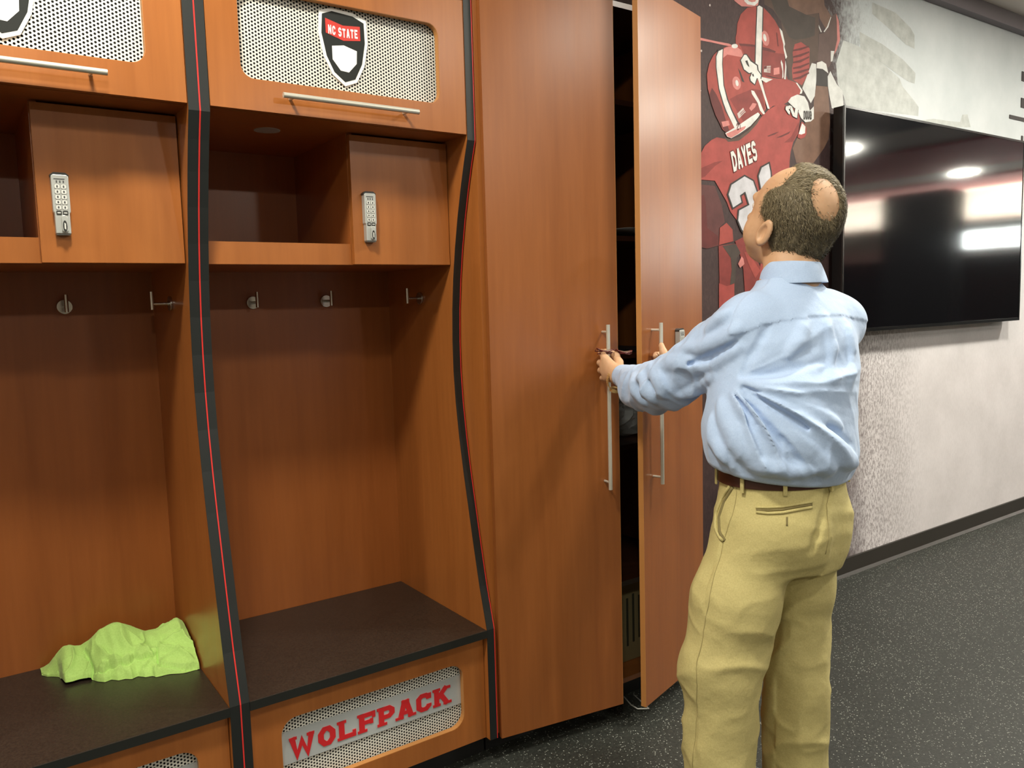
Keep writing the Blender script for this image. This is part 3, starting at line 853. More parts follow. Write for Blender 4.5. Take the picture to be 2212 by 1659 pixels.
def make_locker(label, x_left, with_end_stripe):
    """Locker unit; local x = 0 at the inner face of its left side panel, inner width 0.747."""
    t = thing('locker', label, 'locker', (x_left, 0, 0))
    W = 0.747
    pt = 0.0255
    for s, (a, c) in (('l', (-pt, 0.0)), ('r', (W, W + pt))):
        sp_ = profile_panel(a, c).build('side_panel', 'wood', t)
        profile_strip(a, c, 0.0002, 0.0018).build('edge_band', 'black_edge', sp_)
    MB().box((0, BACK - 0.002, 0.10), (W, BACK + 0.016, 2.44)).build('back_panel', 'wood_b', t)
    # accent stripe(s) where panels meet
    profile_strip(-pt + 0.0001, -pt + 0.0035, 0.0020, 0.0010).build('accent_stripe', 'red_stripe', t)
    if with_end_stripe:
        profile_strip(W + pt + 0.0002, W + pt + 0.0028, -0.010, 0.0125).build('accent_stripe', 'red_stripe', t)
    # bench and drawer below
    be = MB().box((0.0005, -0.022, 0.423), (W - 0.0005, BACK - 0.003, 0.448)).build('bench_seat', 'bench', t, bevel=0.0015)
    MB().box((0.0005, -0.0245, 0.4235), (W - 0.0005, -0.0222, 0.4475)).build('bench_edge', 'bench_edge', be)
    inner = rrect(0.0865, 0.667, 0.148, 0.356, 0.045, 7)
    inner2 = rrect(0.0855, 0.668, 0.147, 0.357, 0.046, 7)
    df = MB().ringplate(frame_outer(0.002, W - 0.002, 0.084, 0.421, inner2), inner2, XZ, 0.0, 0.019).build('drawer_front', 'wood', t)
    MB().ringplate(inner2, inner, XZ, 0.0008, 0.0185).build('cutout_edge', 'wood_edge', df)
    g = link('grille', GRILLE_LO, t)
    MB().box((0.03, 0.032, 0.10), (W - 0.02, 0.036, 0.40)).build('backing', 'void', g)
    strip = MB().box((0.070, 0.0195, 0.2155), (0.690, 0.0235, 0.309)).build('name_strip', 'strip', t)
    x = 0.112
    hgt = 0.057
    total = [glyph(ch, True)[1] for ch in 'WOLFPACK']
    cellw = 0.0725
    gap = ((1.196 - 0.684) - cellw * sum(total)) / 7
    for ch, w in zip('WOLFPACK', total):
        letter_mesh(ch, lambda a, c, x=x: (x + a * cellw, 0.2315 + c * hgt), 0.0178, 0.0194, True, 0.235).build('letter', 'red_letter', strip)
        x += w * cellw + gap
    MB().box((-pt, 0.06, 0.0), (W + pt, 0.09, 0.083)).build('toe_kick', 'black', t)
    MB().box((0.0, 0.02, 0.084), (W, BACK, 0.10)).build('bottom_panel', 'wood', t)
    # upper compartment
    MB().box((0.0, 0.022, 1.980), (W, BACK - 0.002, 1.998)).build('upper_bottom', 'wood', t)
    MB().box((0.0, 0.0, 2.372), (W, BACK - 0.002, 2.44)).build('upper_top', 'wood', t)
    MB().cyl((0.21, 0.205, 1.9785), (0.21, 0.205, 1.9802), 0.036, 28).build('puck_light', 'puck', t)
    inner = rrect(0.0825, 0.658, 2.060, 2.283, 0.034, 7)
    inner2 = rrect(0.0815, 0.659, 2.059, 2.284, 0.035, 7)
    ud = MB().ringplate(frame_outer(0.002, W - 0.002, 1.981, 2.366, inner2), inner2, XZ, 0.0, 0.019).build('flip_door', 'wood', t)
    MB().ringplate(inner2, inner, XZ, 0.0008, 0.0185).build('cutout_edge', 'wood_edge', ud)
    g = link('grille', GRILLE_UP, t)
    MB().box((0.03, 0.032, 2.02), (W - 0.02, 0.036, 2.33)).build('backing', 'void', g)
    bar_handle(t, (0.176, 0.0, 2.0195), (0.567, 0.0, 2.0195), (0, -0.035, 0), 0.0070, 0.030)
    # cap-shaped badge, lettered, on the upper grille (a plain stand-in)
    cx = 0.372
    em = MB().prism([(cx - .066, 2.268), (cx - .070, 2.21), (cx - .058, 2.15), (cx - .035, 2.105), (cx, 2.078), (cx + .035, 2.092), (cx + .060, 2.14), (cx + .072, 2.20), (cx + .070, 2.262), (cx + .03, 2.276), (cx - .03, 2.280)][::-1], XZ, 0.0195, 0.0232).build('emblem', 'white_vinyl', t)
    MB().prism([(cx - .058, 2.260), (cx - .062, 2.21), (cx - .050, 2.152), (cx - .030, 2.112), (cx, 2.089), (cx + .030, 2.100), (cx + .052, 2.143), (cx + .063, 2.20), (cx + .062, 2.254), (cx + .03, 2.267), (cx - .03, 2.271)][::-1], XZ, 0.0188, 0.0196).build('emblem_field', 'black_vinyl', em)
    MB().prism([(cx - .050, 2.250), (cx - .050, 2.212), (cx, 2.198), (cx + .050, 2.205), (cx + .050, 2.243), (cx, 2.238)][::-1], XZ, 0.0182, 0.0189).build('emblem_band', 'red_vinyl', em)
    MB().prism([(cx - .034, 2.180), (cx - .034, 2.145), (cx - .012, 2.118), (cx + .012, 2.116), (cx + .036, 2.142), (cx + .038, 2.176), (cx, 2.186)][::-1], XZ, 0.0182, 0.0189).build('emblem_panel', 'white_vinyl', em)
    x = cx - .043
    for ch in 'NC STATE':
        if ch != ' ':
            letter_mesh(ch, lambda a, c, x=x: (x + a * .0122, 2.2065 + (abs(x - cx) * .09) + c * .0235), 0.0177, 0.0183, False, 0.22).build('letter', 'white_vinyl', em)
        x += .0118 if ch != ' ' else .0055
    # cubby row
    MB().box((0.0, 0.141, 1.600), (W, BACK - 0.002, 1.618)).build('shelf', 'wood', t)
    MB().box((0.0, 0.140, 1.6005), (0.419, 0.158, 1.661)).build('shelf_rail', 'wood', t)
    MB().box((0.419, 0.141, 1.618), (0.437, BACK - 0.002, 1.980)).build('divider', 'wood_b', t)
    MB().box((0.4205, 0.1205, 1.6005), (W - 0.003, 0.1395, 1.973)).build('cubby_door', 'wood', t, bevel=0.0008)
    keypad_lock(t, (0.469, 0.1205, 1.738), (1, 0, 0), (0, -1, 0))
    for hx in (0.253, 0.506):
        coat_hook(t, (hx, BACK - 0.002, 1.5), (0, -1, 0))
    coat_hook(t, (W, 0.33, 1.5), (-1, 0, 0))
    coat_hook(t, (0.0, 0.33, 1.5), (1, 0, 0))
    return t

make_locker('cherry wood locker on the left with a lime cloth on its bench', 0.570 - P_, False)
make_locker('cherry wood locker with empty bench and full red lettered drawer beside tall cabinet', 0.570, True)

# ================================================================== TALL CABINET
cab = thing('storage_cabinet', 'tall cherry storage cabinet with two doors ajar', 'cabinet', (1.83, 0, 0))
CX = 1.83
def cb(lo, hi, name, m, **k):
    return MB().box((lo[0] - CX, lo[1], lo[2]), (hi[0] - CX, hi[1], hi[2])).build(name, m, cab, **k)
cb((1.350, 0.0, 0.082), (1.368, BACK, 2.478), 'side_panel', 'wood')
cb((2.312, 0.0, 0.082), (2.330, BACK, 2.478), 'side_panel', 'wood')
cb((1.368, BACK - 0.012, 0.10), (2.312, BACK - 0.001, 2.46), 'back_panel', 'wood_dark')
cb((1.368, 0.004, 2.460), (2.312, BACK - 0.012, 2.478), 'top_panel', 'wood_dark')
cb((1.368, 0.004, 0.082), (2.312, BACK - 0.012, 0.100), 'bottom_panel', 'wood')
cb((1.350, 0.06, 0.0), (2.330, 0.08, 0.082), 'toe_kick', 'black')
for z in (2.165, 1.700, 1.285, 0.955, 0.470):
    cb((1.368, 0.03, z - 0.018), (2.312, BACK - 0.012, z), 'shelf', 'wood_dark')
def make_door(hinge, free, zlo, zhi, left):
    h = Vector((hinge[0] - CX, hinge[1], 0))
    e = Vector((free[0] - CX, free[1], 0))
    d = (e - h).normalized()
    n = Vector((d.y, -d.x, 0))
    if n.y > 0:
        n = -n
    L = (e - h).length
    Fn = lambda a, c, dd: tuple(h + d * a - n * dd + Vector((0, 0, c)))
    door = MB().prism([(0, zlo), (L - 0.0012, zlo), (L - 0.0012, zhi), (0, zhi)], Fn, 0.0, 0.019).build('door', 'wood_door', cab)
    MB().prism([(L - 0.0012, zlo), (L, zlo), (L, zhi), (L - 0.0012, zhi)], Fn, 0.0, 0.019).build('edge_band', 'wood_edge', door)
    a = 0.409 if left else 0.397
    pa, pb = h + d * a + Vector((0, 0, 0.848)), h + d * a + Vector((0, 0, 1.396))
    bar_handle(door, pa, pb, n * 0.035, 0.0066, 0.024)
    return door, h, d, n
# handle standoffs would sit on a fourth level: the bar keeps them joined
def bar_handle(parent, a, b_, out, r, inset, name='door_handle'):
    a, b_, out = Vector(a), Vector(b_), Vector(out)
    mb = MB().cyl(a + out, b_ + out, r, 18)
    d = (b_ - a).normalized()
    for e in (a + d * inset, b_ - d * inset):
        mb.cyl(e, e + out, r * 0.62, 12)
    return mb.build(name, 'steel', parent, smooth='auto')
make_door((1.362, -0.021), (1.826, -0.093), 0.072, 2.466, True)
dr, dh, dd_, dn = make_door((2.316, -0.021), (1.870, -0.160), 0.072, 2.486, False)
keypad_lock(cab, dh + dd_ * 0.205 + Vector((0, 0, 1.296)), -dd_, dn)

# ================================================================== TELEVISION
tv = thing('television', 'large black wall-mounted television, switched off', 'television', (4.522, 0.22, 1.285))
hw, hh = 0.94, 1.087
MB().box((-hw, 0.004, 0.0), (hw, 0.060, hh)).build('housing', 'tv_frame', tv, bevel=0.003)
MB().ringplate(matched_rect(-hw, hw, 0, hh), matched_rect(-hw + 0.011, hw - 0.011, 0.017, hh - 0.011), XZ, 0.0, 0.0045).build('bezel', 'tv_frame', tv)
MB().box((-hw + 0.0105, 0.0025, 0.0165), (hw - 0.0105, 0.0042, hh - 0.0105)).build('screen', 'tv_screen', tv)
MB().box((-0.35, 0.060, 0.3), (0.35, 0.0895, 0.75)).build('wall_bracket', 'black', tv)

# ================================================================== THINGS IN THE CABINET
M['kraft'] = mat('kraft_carton', (0.30, 0.25, 0.12), 0.7)
M['carton_print'] = mat('carton_print', (0.05, 0.05, 0.03), 0.7)
M['plastic_bag'] = mat('clear_plastic', (0.75, 0.78, 0.76), 0.18, alpha=0.45)
bx = thing('carton', 'olive carton printed with small text on the cabinet floor', 'box', (2.06, 0.10, 0.1))
MB().box((-0.17, 0.0, 0.0), (0.17, 0.30, 0.34)).build('carton_body', 'kraft', bx, bevel=0.002)
for k in range(9):
    xx = -0.13 + k * 0.031
    MB().box((xx, -0.0012, 0.06 + 0.01 * (k % 3)), (xx + 0.010, -0.0001, 0.26 - 0.012 * (k % 2))).build('printed_line', 'carton_print', bx)
MB().box((-0.17, -0.0015, 0.30), (0.17, -0.0001, 0.325)).build('carton_tape', 'plastic_bag', bx)
# crumpled clear bag
rng = random.Random(4)
bm = bmesh.new()
bmesh.ops.create_icosphere(bm, subdivisions=4, radius=1.0)
for v in bm.verts:
    p = v.co.copy()
    r = 1 + 0.16 * math.sin(5 * p.x + 3 * p.z) * math.cos(4 * p.y + 2) + 0.12 * math.sin(11 * p.y + 7 * p.z) + 0.09 * math.sin(17 * p.x - 9 * p.z + 1)
    v.co = Vector((p.x * r * 0.16, p.y * r * 0.13, max(p.z * r * 0.105, -0.10)))
me = bpy.data.meshes.new('plastic_bag')
bm.to_mesh(me)
bm.free()
me.materials.append(M['plastic_bag'])
bag = link('plastic_bag', me, None, False, 0, (2.02, 0.20, 1.057))
tag(bag, 'crumpled clear plastic bag on a cabinet shelf', 'bag')
# loose white paper and a wire on the upper shelf
pp = MB()
for i in range(7):
    a = i / 6
    pp.add([(-0.16 + 0.30 * a, 0.0, 0.004 + 0.028 * math.sin(a * 2.6)), (-0.16 + 0.30 * a, 0.19, 0.002 + 0.012 * math.sin(a * 3))], [])
pp.f = [(2 * i, 2 * i + 2, 2 * i + 3, 2 * i + 1) for i in range(6)]
pap = pp.build('paper_sheet', 'white_vinyl', None, True, 0, (2.02, 0.05, 1.702))
pap.modifiers.new('thick', 'SOLIDIFY').thickness = 0.0008
tag(pap, 'curled white paper sheet on the upper cabinet shelf', 'paper')
fol = MB().box((-0.15, 0.0, 0.0), (0.15, 0.22, 0.012)).build('folder', mat('dark_folder', (0.02, 0.02, 0.022), 0.5), None, False, 0.001, (2.02, 0.06, 1.2855))
tag(fol, 'dark folder lying on the middle cabinet shelf', 'folder')
# thin pale cord peeking out under the right cabinet door
cd = MB().tube([(1.95, 0.04, 0.006), (1.93, -0.02, 0.005), (1.925, -0.06, 0.008), (1.94, -0.09, 0.016), (1.955, -0.085, 0.010), (1.97, -0.05, 0.005), (1.99, 0.03, 0.005)], 0.0025, 8).build('cord', mat('pale_cord', (0.6, 0.6, 0.55), 0.5), None, True)
tag(cd, 'short pale cord on the floor under the cabinet door', 'cord')

# ================================================================== implicit-surface helpers (for cloth and bodies)
class Field:
    """Signed distance samples on a regular grid."""
    def __init__(self, lo, hi, h):
        self.lo, self.h = np.array(lo, float), h
        self.n = np.ceil((np.array(hi) - self.lo) / h).astype(int) + 1
        self.ax = [self.lo[i] + h * np.arange(self.n[i]) for i in range(3)]
        self.D = np.full(self.n, 0.25, np.float32)

    def sub(self, lo, hi):
        s = []
        for i in range(3):
            a = max(int((lo[i] - self.lo[i]) / self.h), 0)
            c = min(int((hi[i] - self.lo[i]) / self.h) + 2, self.n[i])
            s.append(slice(a, max(c, a)))
        return tuple(s)

    def grid(self, s):
        return np.meshgrid(self.ax[0][s[0]], self.ax[1][s[1]], self.ax[2][s[2]], indexing='ij')

    def put(self, f, lo, hi, k=0.0, mode='add', pad=0.05):
        s = self.sub(np.array(lo) - pad, np.array(hi) + pad)
        d = f(*self.grid(s)).astype(np.float32)
        o = self.D[s]
        if mode == 'add':
            if k > 0:
                hh = np.clip(0.5 + 0.5 * (o - d) / k, 0, 1)
                r = o * (1 - hh) + d * hh - k * hh * (1 - hh)
            else:
                r = np.minimum(o, d)
        else:
            d = -d
            if k > 0:
                hh = np.clip(0.5 - 0.5 * (o - d) / k, 0, 1)
                r = o * (1 - hh) + d * hh + k * hh * (1 - hh)
            else:
                r = np.maximum(o, d)
        self.D[s] = r

    def cone(self, a, b_, r1, r2, k=0.0, mode='add', pad=0.05):
        a, b_ = np.array(a, float), np.array(b_, float)
        m = max(r1, r2)
        self.put(lambda X, Y, Z: sd_cone(X, Y, Z, a, b_, r1, r2), np.minimum(a, b_) - m, np.maximum(a, b_) + m, k, mode, pad)

    def chain(self, pts, rad, k=0.0, mode='add', pad=0.03):
        for i in range(len(pts) - 1):
            r1, r2 = (rad[i], rad[i + 1]) if isinstance(rad, (list, tuple)) else (rad, rad)
            self.cone(pts[i], pts[i + 1], r1, r2, k, mode, pad)

    def ell(self, c, R, r, k=0.0, mode='add', pad=0.05):
        """Ellipsoid: centre c, rows of R = local axes, radii r."""
        c, R, r = np.array(c, float), np.array(R, float), np.array(r, float)
        m = float(max(r))
        self.put(lambda X, Y, Z: sd_ell(X, Y, Z, c, R, r), c - m, c + m, k, mode, pad)

    def sections(self, tab, right, fwd, k=0.0, mode='add', pad=0.05):
        """Stack of ellipses: rows (z, cx, cy, a, b); a along right, b along fwd."""
        T = np.array(tab, float)
        T = T[np.argsort(T[:, 0])]
        m = float(T[:, 3:].max())
        lo = [T[:, 1].min() - m, T[:, 2].min() - m, T[0, 0]]
        hi = [T[:, 1].max() + m, T[:, 2].max() + m, T[-1, 0]]
        self.put(lambda X, Y, Z: sd_sections(X, Y, Z, T, right, fwd), lo, hi, k, mode, pad)

    def mesh(self, name, offset=(0, 0, 0)):
        D, h = self.D, self.h
        inside = D < 0
        c = np.zeros(np.array(D.shape) - 1, np.int8)
        for dx in (0, 1):
            for dy in (0, 1):
                for dz in (0, 1):
                    c += inside[dx:D.shape[0] - 1 + dx, dy:D.shape[1] - 1 + dy, dz:D.shape[2] - 1 + dz]
        I, J, K = np.nonzero((c > 0) & (c < 8))
        idx = -np.ones(c.shape, np.int32)
        idx[I, J, K] = np.arange(len(I))
        acc = np.zeros((len(I), 3))
        cnt = np.zeros(len(I))
        corners = [(a, b_, e) for a in (0, 1) for b_ in (0, 1) for e in (0, 1)]
        for p in corners:
            for axis in range(3):
                if p[axis]:
                    continue
                q = list(p)
                q[axis] = 1
                d0 = D[I + p[0], J + p[1], K + p[2]]
                d1 = D[I + q[0], J + q[1], K + q[2]]
                m = (d0 < 0) != (d1 < 0)
                t = np.where(m, d0 / np.where(m, d0 - d1, 1), 0)
                pt = np.array(p)[None, :] + np.zeros((len(I), 3))
                pt[:, axis] += t
                acc += pt * m[:, None]
                cnt += m
        V = (acc / cnt[:, None] + np.stack([I, J, K], 1)) * h + self.lo - np.array(offset)
        F = []
        for axis in range(3):
            u, v = [(1, 2), (2, 0), (0, 1)][axis]
            sl0 = [slice(None)] * 3
            sl1 = [slice(None)] * 3
            sl0[axis] = slice(0, -1)
            sl1[axis] = slice(1, None)
            a, b_ = inside[tuple(sl0)], inside[tuple(sl1)]
            ch = a != b_
            for ax2 in (u, v):
                e = [slice(None)] * 3
                e[ax2] = 0
                ch[tuple(e)] = False
                e[ax2] = -1
                ch[tuple(e)] = False
            P = np.stack(np.nonzero(ch), 1)
            if not len(P):
                continue
            s = a[P[:, 0], P[:, 1], P[:, 2]]
            du = np.zeros(3, int)
            dv = np.zeros(3, int)
            du[u] = 1
            dv[v] = 1
            q = [P - du - dv, P - dv, P, P - du]
            ids = np.stack([idx[w[:, 0], w[:, 1], w[:, 2]] for w in q], 1)
            ids[~s] = ids[~s][:, ::-1]
            F.append(ids)
        F = np.concatenate(F)
        me = bpy.data.meshes.new(name)
        me.vertices.add(len(V))
        me.vertices.foreach_set('co', V.astype(np.float32).ravel())
        me.loops.add(len(F) * 4)
        me.loops.foreach_set('vertex_index', F.astype(np.int32).ravel())
        me.polygons.add(len(F))
        me.polygons.foreach_set('loop_start', np.arange(0, len(F) * 4, 4, dtype=np.int32))
        me.polygons.foreach_set('use_smooth', np.ones(len(F), bool))
        me.update(calc_edges=True)
        me.validate()
        return me

def sd_cone(X, Y, Z, a, b_, r1, r2):
    ab = b_ - a
    L = max(float(ab @ ab), 1e-12)
    t = np.clip(((X - a[0]) * ab[0] + (Y - a[1]) * ab[1] + (Z - a[2]) * ab[2]) / L, 0, 1)
    return np.sqrt((X - a[0] - t * ab[0]) ** 2 + (Y - a[1] - t * ab[1]) ** 2 + (Z - a[2] - t * ab[2]) ** 2) - (r1 + (r2 - r1) * t)

def sd_ell(X, Y, Z, c, R, r):
    dx, dy, dz = X - c[0], Y - c[1], Z - c[2]
    q = [(dx * R[i][0] + dy * R[i][1] + dz * R[i][2]) for i in range(3)]
    k0 = np.sqrt(sum((q[i] / r[i]) ** 2 for i in range(3)))
    k1 = np.sqrt(sum((q[i] / r[i] ** 2) ** 2 for i in range(3))) + 1e-9
    return k0 * (k0 - 1) / k1

def sd_sections(X, Y, Z, T, right, fwd):
    z = np.clip(Z, T[0, 0], T[-1, 0])
    cx, cy, a, b_ = [np.interp(z, T[:, 0], T[:, i]) for i in (1, 2, 3, 4)]
    u = (X - cx) * right[0] + (Y - cy) * right[1]
    v = (X - cx) * fwd[0] + (Y - cy) * fwd[1]
    k0 = np.sqrt((u / a) ** 2 + (v / b_) ** 2)
    k1 = np.sqrt((u / a ** 2) ** 2 + (v / b_ ** 2) ** 2) + 1e-9
    d = np.where(k0 > 0.2, k0 * (k0 - 1) / k1, -np.minimum(a, b_))
    over = np.maximum(np.maximum(T[0, 0] - Z, Z - T[-1, 0]), 0)
    dz = np.maximum(T[0, 0] - Z, Z - T[-1, 0])
    return np.where(dz > 0, np.sqrt(np.maximum(d, 0) ** 2 + over ** 2), np.maximum(d, dz))

def value_noise(x, y, z, seed):
    """Smooth lattice noise in 0..1 for numpy arrays."""
    def hsh(i, j, k):
        h = (i * 374761393 + j * 668265263 + k * 2147483647 + seed * 1274126177) & 0xffffffff
        h = ((h ^ (h >> 13)) * 1274126177) & 0xffffffff
        return ((h ^ (h >> 16)) & 0xffff) / 65535.0
    i, j, k = [np.floor(a).astype(np.int64) for a in (x, y, z)]
    f, g, h = [a - b_ for a, b_ in ((x, i), (y, j), (z, k))]
    f, g, h = [a * a * a * (a * (a * 6 - 15) + 10) for a in (f, g, h)]
    r = 0
    for a in (0, 1):
        for b_ in (0, 1):
            for c in (0, 1):
                r = r + hsh(i + a, j + b_, k + c) * (f if a else 1 - f) * (g if b_ else 1 - g) * (h if c else 1 - h)
    return r

def displace(F, fn, band=0.035):
    """Push the surface out by fn(x, y, z) metres near the zero level."""
    idx = np.nonzero(np.abs(F.D) < band)
    P = [F.ax[i][idx[i]] for i in range(3)]
    F.D[idx] -= fn(*P).astype(np.float32)

def sstep(a, lo, hi):
    t = np.clip((a - lo) / (hi - lo), 0, 1)
    return t * t * (3 - 2 * t)

def fold(n):
    """Soft-crested fold profile from noise in 0..1."""
    return 1 - np.abs(2 * n - 1)

# ================================================================== PERSON
def smooth_table(rows, n=60, s=2.2):
    T = np.array(sorted(rows), float)
    z = np.linspace(T[0, 0], T[-1, 0], n)
    out = [z]
    w = np.exp(-0.5 * (np.arange(-6, 7) / s) ** 2)
    w /= w.sum()
    for i in range(1, 5):
        c = np.interp(z, T[:, 0], T[:, i])
        out.append(np.convolve(np.pad(c, 6, mode='edge'), w, 'valid'))
    return np.stack(out, 1)

B_RIGHT, B_FWD = (0.993, -0.117), (0.117, 0.993)
L_SH, L_EL, L_WR = (1.672, -0.735, 1.390), (1.655, -0.500, 1.240), (1.727, -0.207, 1.236)
R_SH, R_EL, R_WR = (2.010, -0.775, 1.390), (2.055, -0.520, 1.225), (1.945, -0.262, 1.238)
TORSO = smooth_table([(0.990, 1.762, -0.790, 0.186, 0.150), (1.020, 1.762, -0.790, 0.192, 0.158), (1.045, 1.761, -0.790, 0.202, 0.168), (1.070, 1.759, -0.790, 0.210, 0.175),
                      (1.120, 1.752, -0.788, 0.212, 0.176), (1.200, 1.768, -0.783, 0.208, 0.170), (1.300, 1.803, -0.775, 0.208, 0.154), (1.370, 1.817, -0.772, 0.198, 0.140),
                      (1.420, 1.822, -0.765, 0.172, 0.118), (1.455, 1.825, -0.762, 0.135, 0.098), (1.490, 1.826, -0.757, 0.092, 0.080), (1.515, 1.828, -0.753, 0.074, 0.070)])
HIPS = smooth_table([(0.780, 1.752, -0.800, 0.150, 0.130), (0.830, 1.745, -0.797, 0.172, 0.145), (0.880, 1.748, -0.797, 0.180, 0.150), (0.930, 1.754, -0.794, 0.180, 0.150), (0.975, 1.760, -0.791, 0.175, 0.146), (1.014, 1.761, -0.790, 0.171, 0.140)])
L_HIP, L_KNEE, L_ANK = (1.665, -0.790, 0.860), (1.553, -0.765, 0.520), (1.530, -0.775, 0.075)
R_HIP, R_KNEE, R_ANK = (1.828, -0.806, 0.850), (1.812, -0.800, 0.500), (1.792, -0.815, 0.075)

def shirt_base(F):
    F.sections(TORSO, B_RIGHT, B_FWD)
    # shoulder yoke mass
    F.cone((1.700, -0.752, 1.425), (1.950, -0.775, 1.425), 0.058, 0.058, 0.05)
    F.cone(L_SH, L_EL, 0.078, 0.066, 0.045)
    F.cone(L_EL, (1.690, -0.345, 1.215), 0.068, 0.060, 0.03)
    F.cone((1.690, -0.345, 1.218), (1.714, -0.262, 1.236), 0.052, 0.038, 0.02)
    F.cone((1.672, -0.420, 1.195), (1.692, -0.325, 1.190), 0.050, 0.040, 0.03)
    F.cone(R_SH, R_EL, 0.082, 0.068, 0.045)
    F.cone(R_EL, (1.975, -0.330, 1.235), 0.066, 0.050, 0.03)
    F.cone((1.975, -0.330, 1.235), (1.950, -0.275, 1.238), 0.048, 0.040, 0.02)

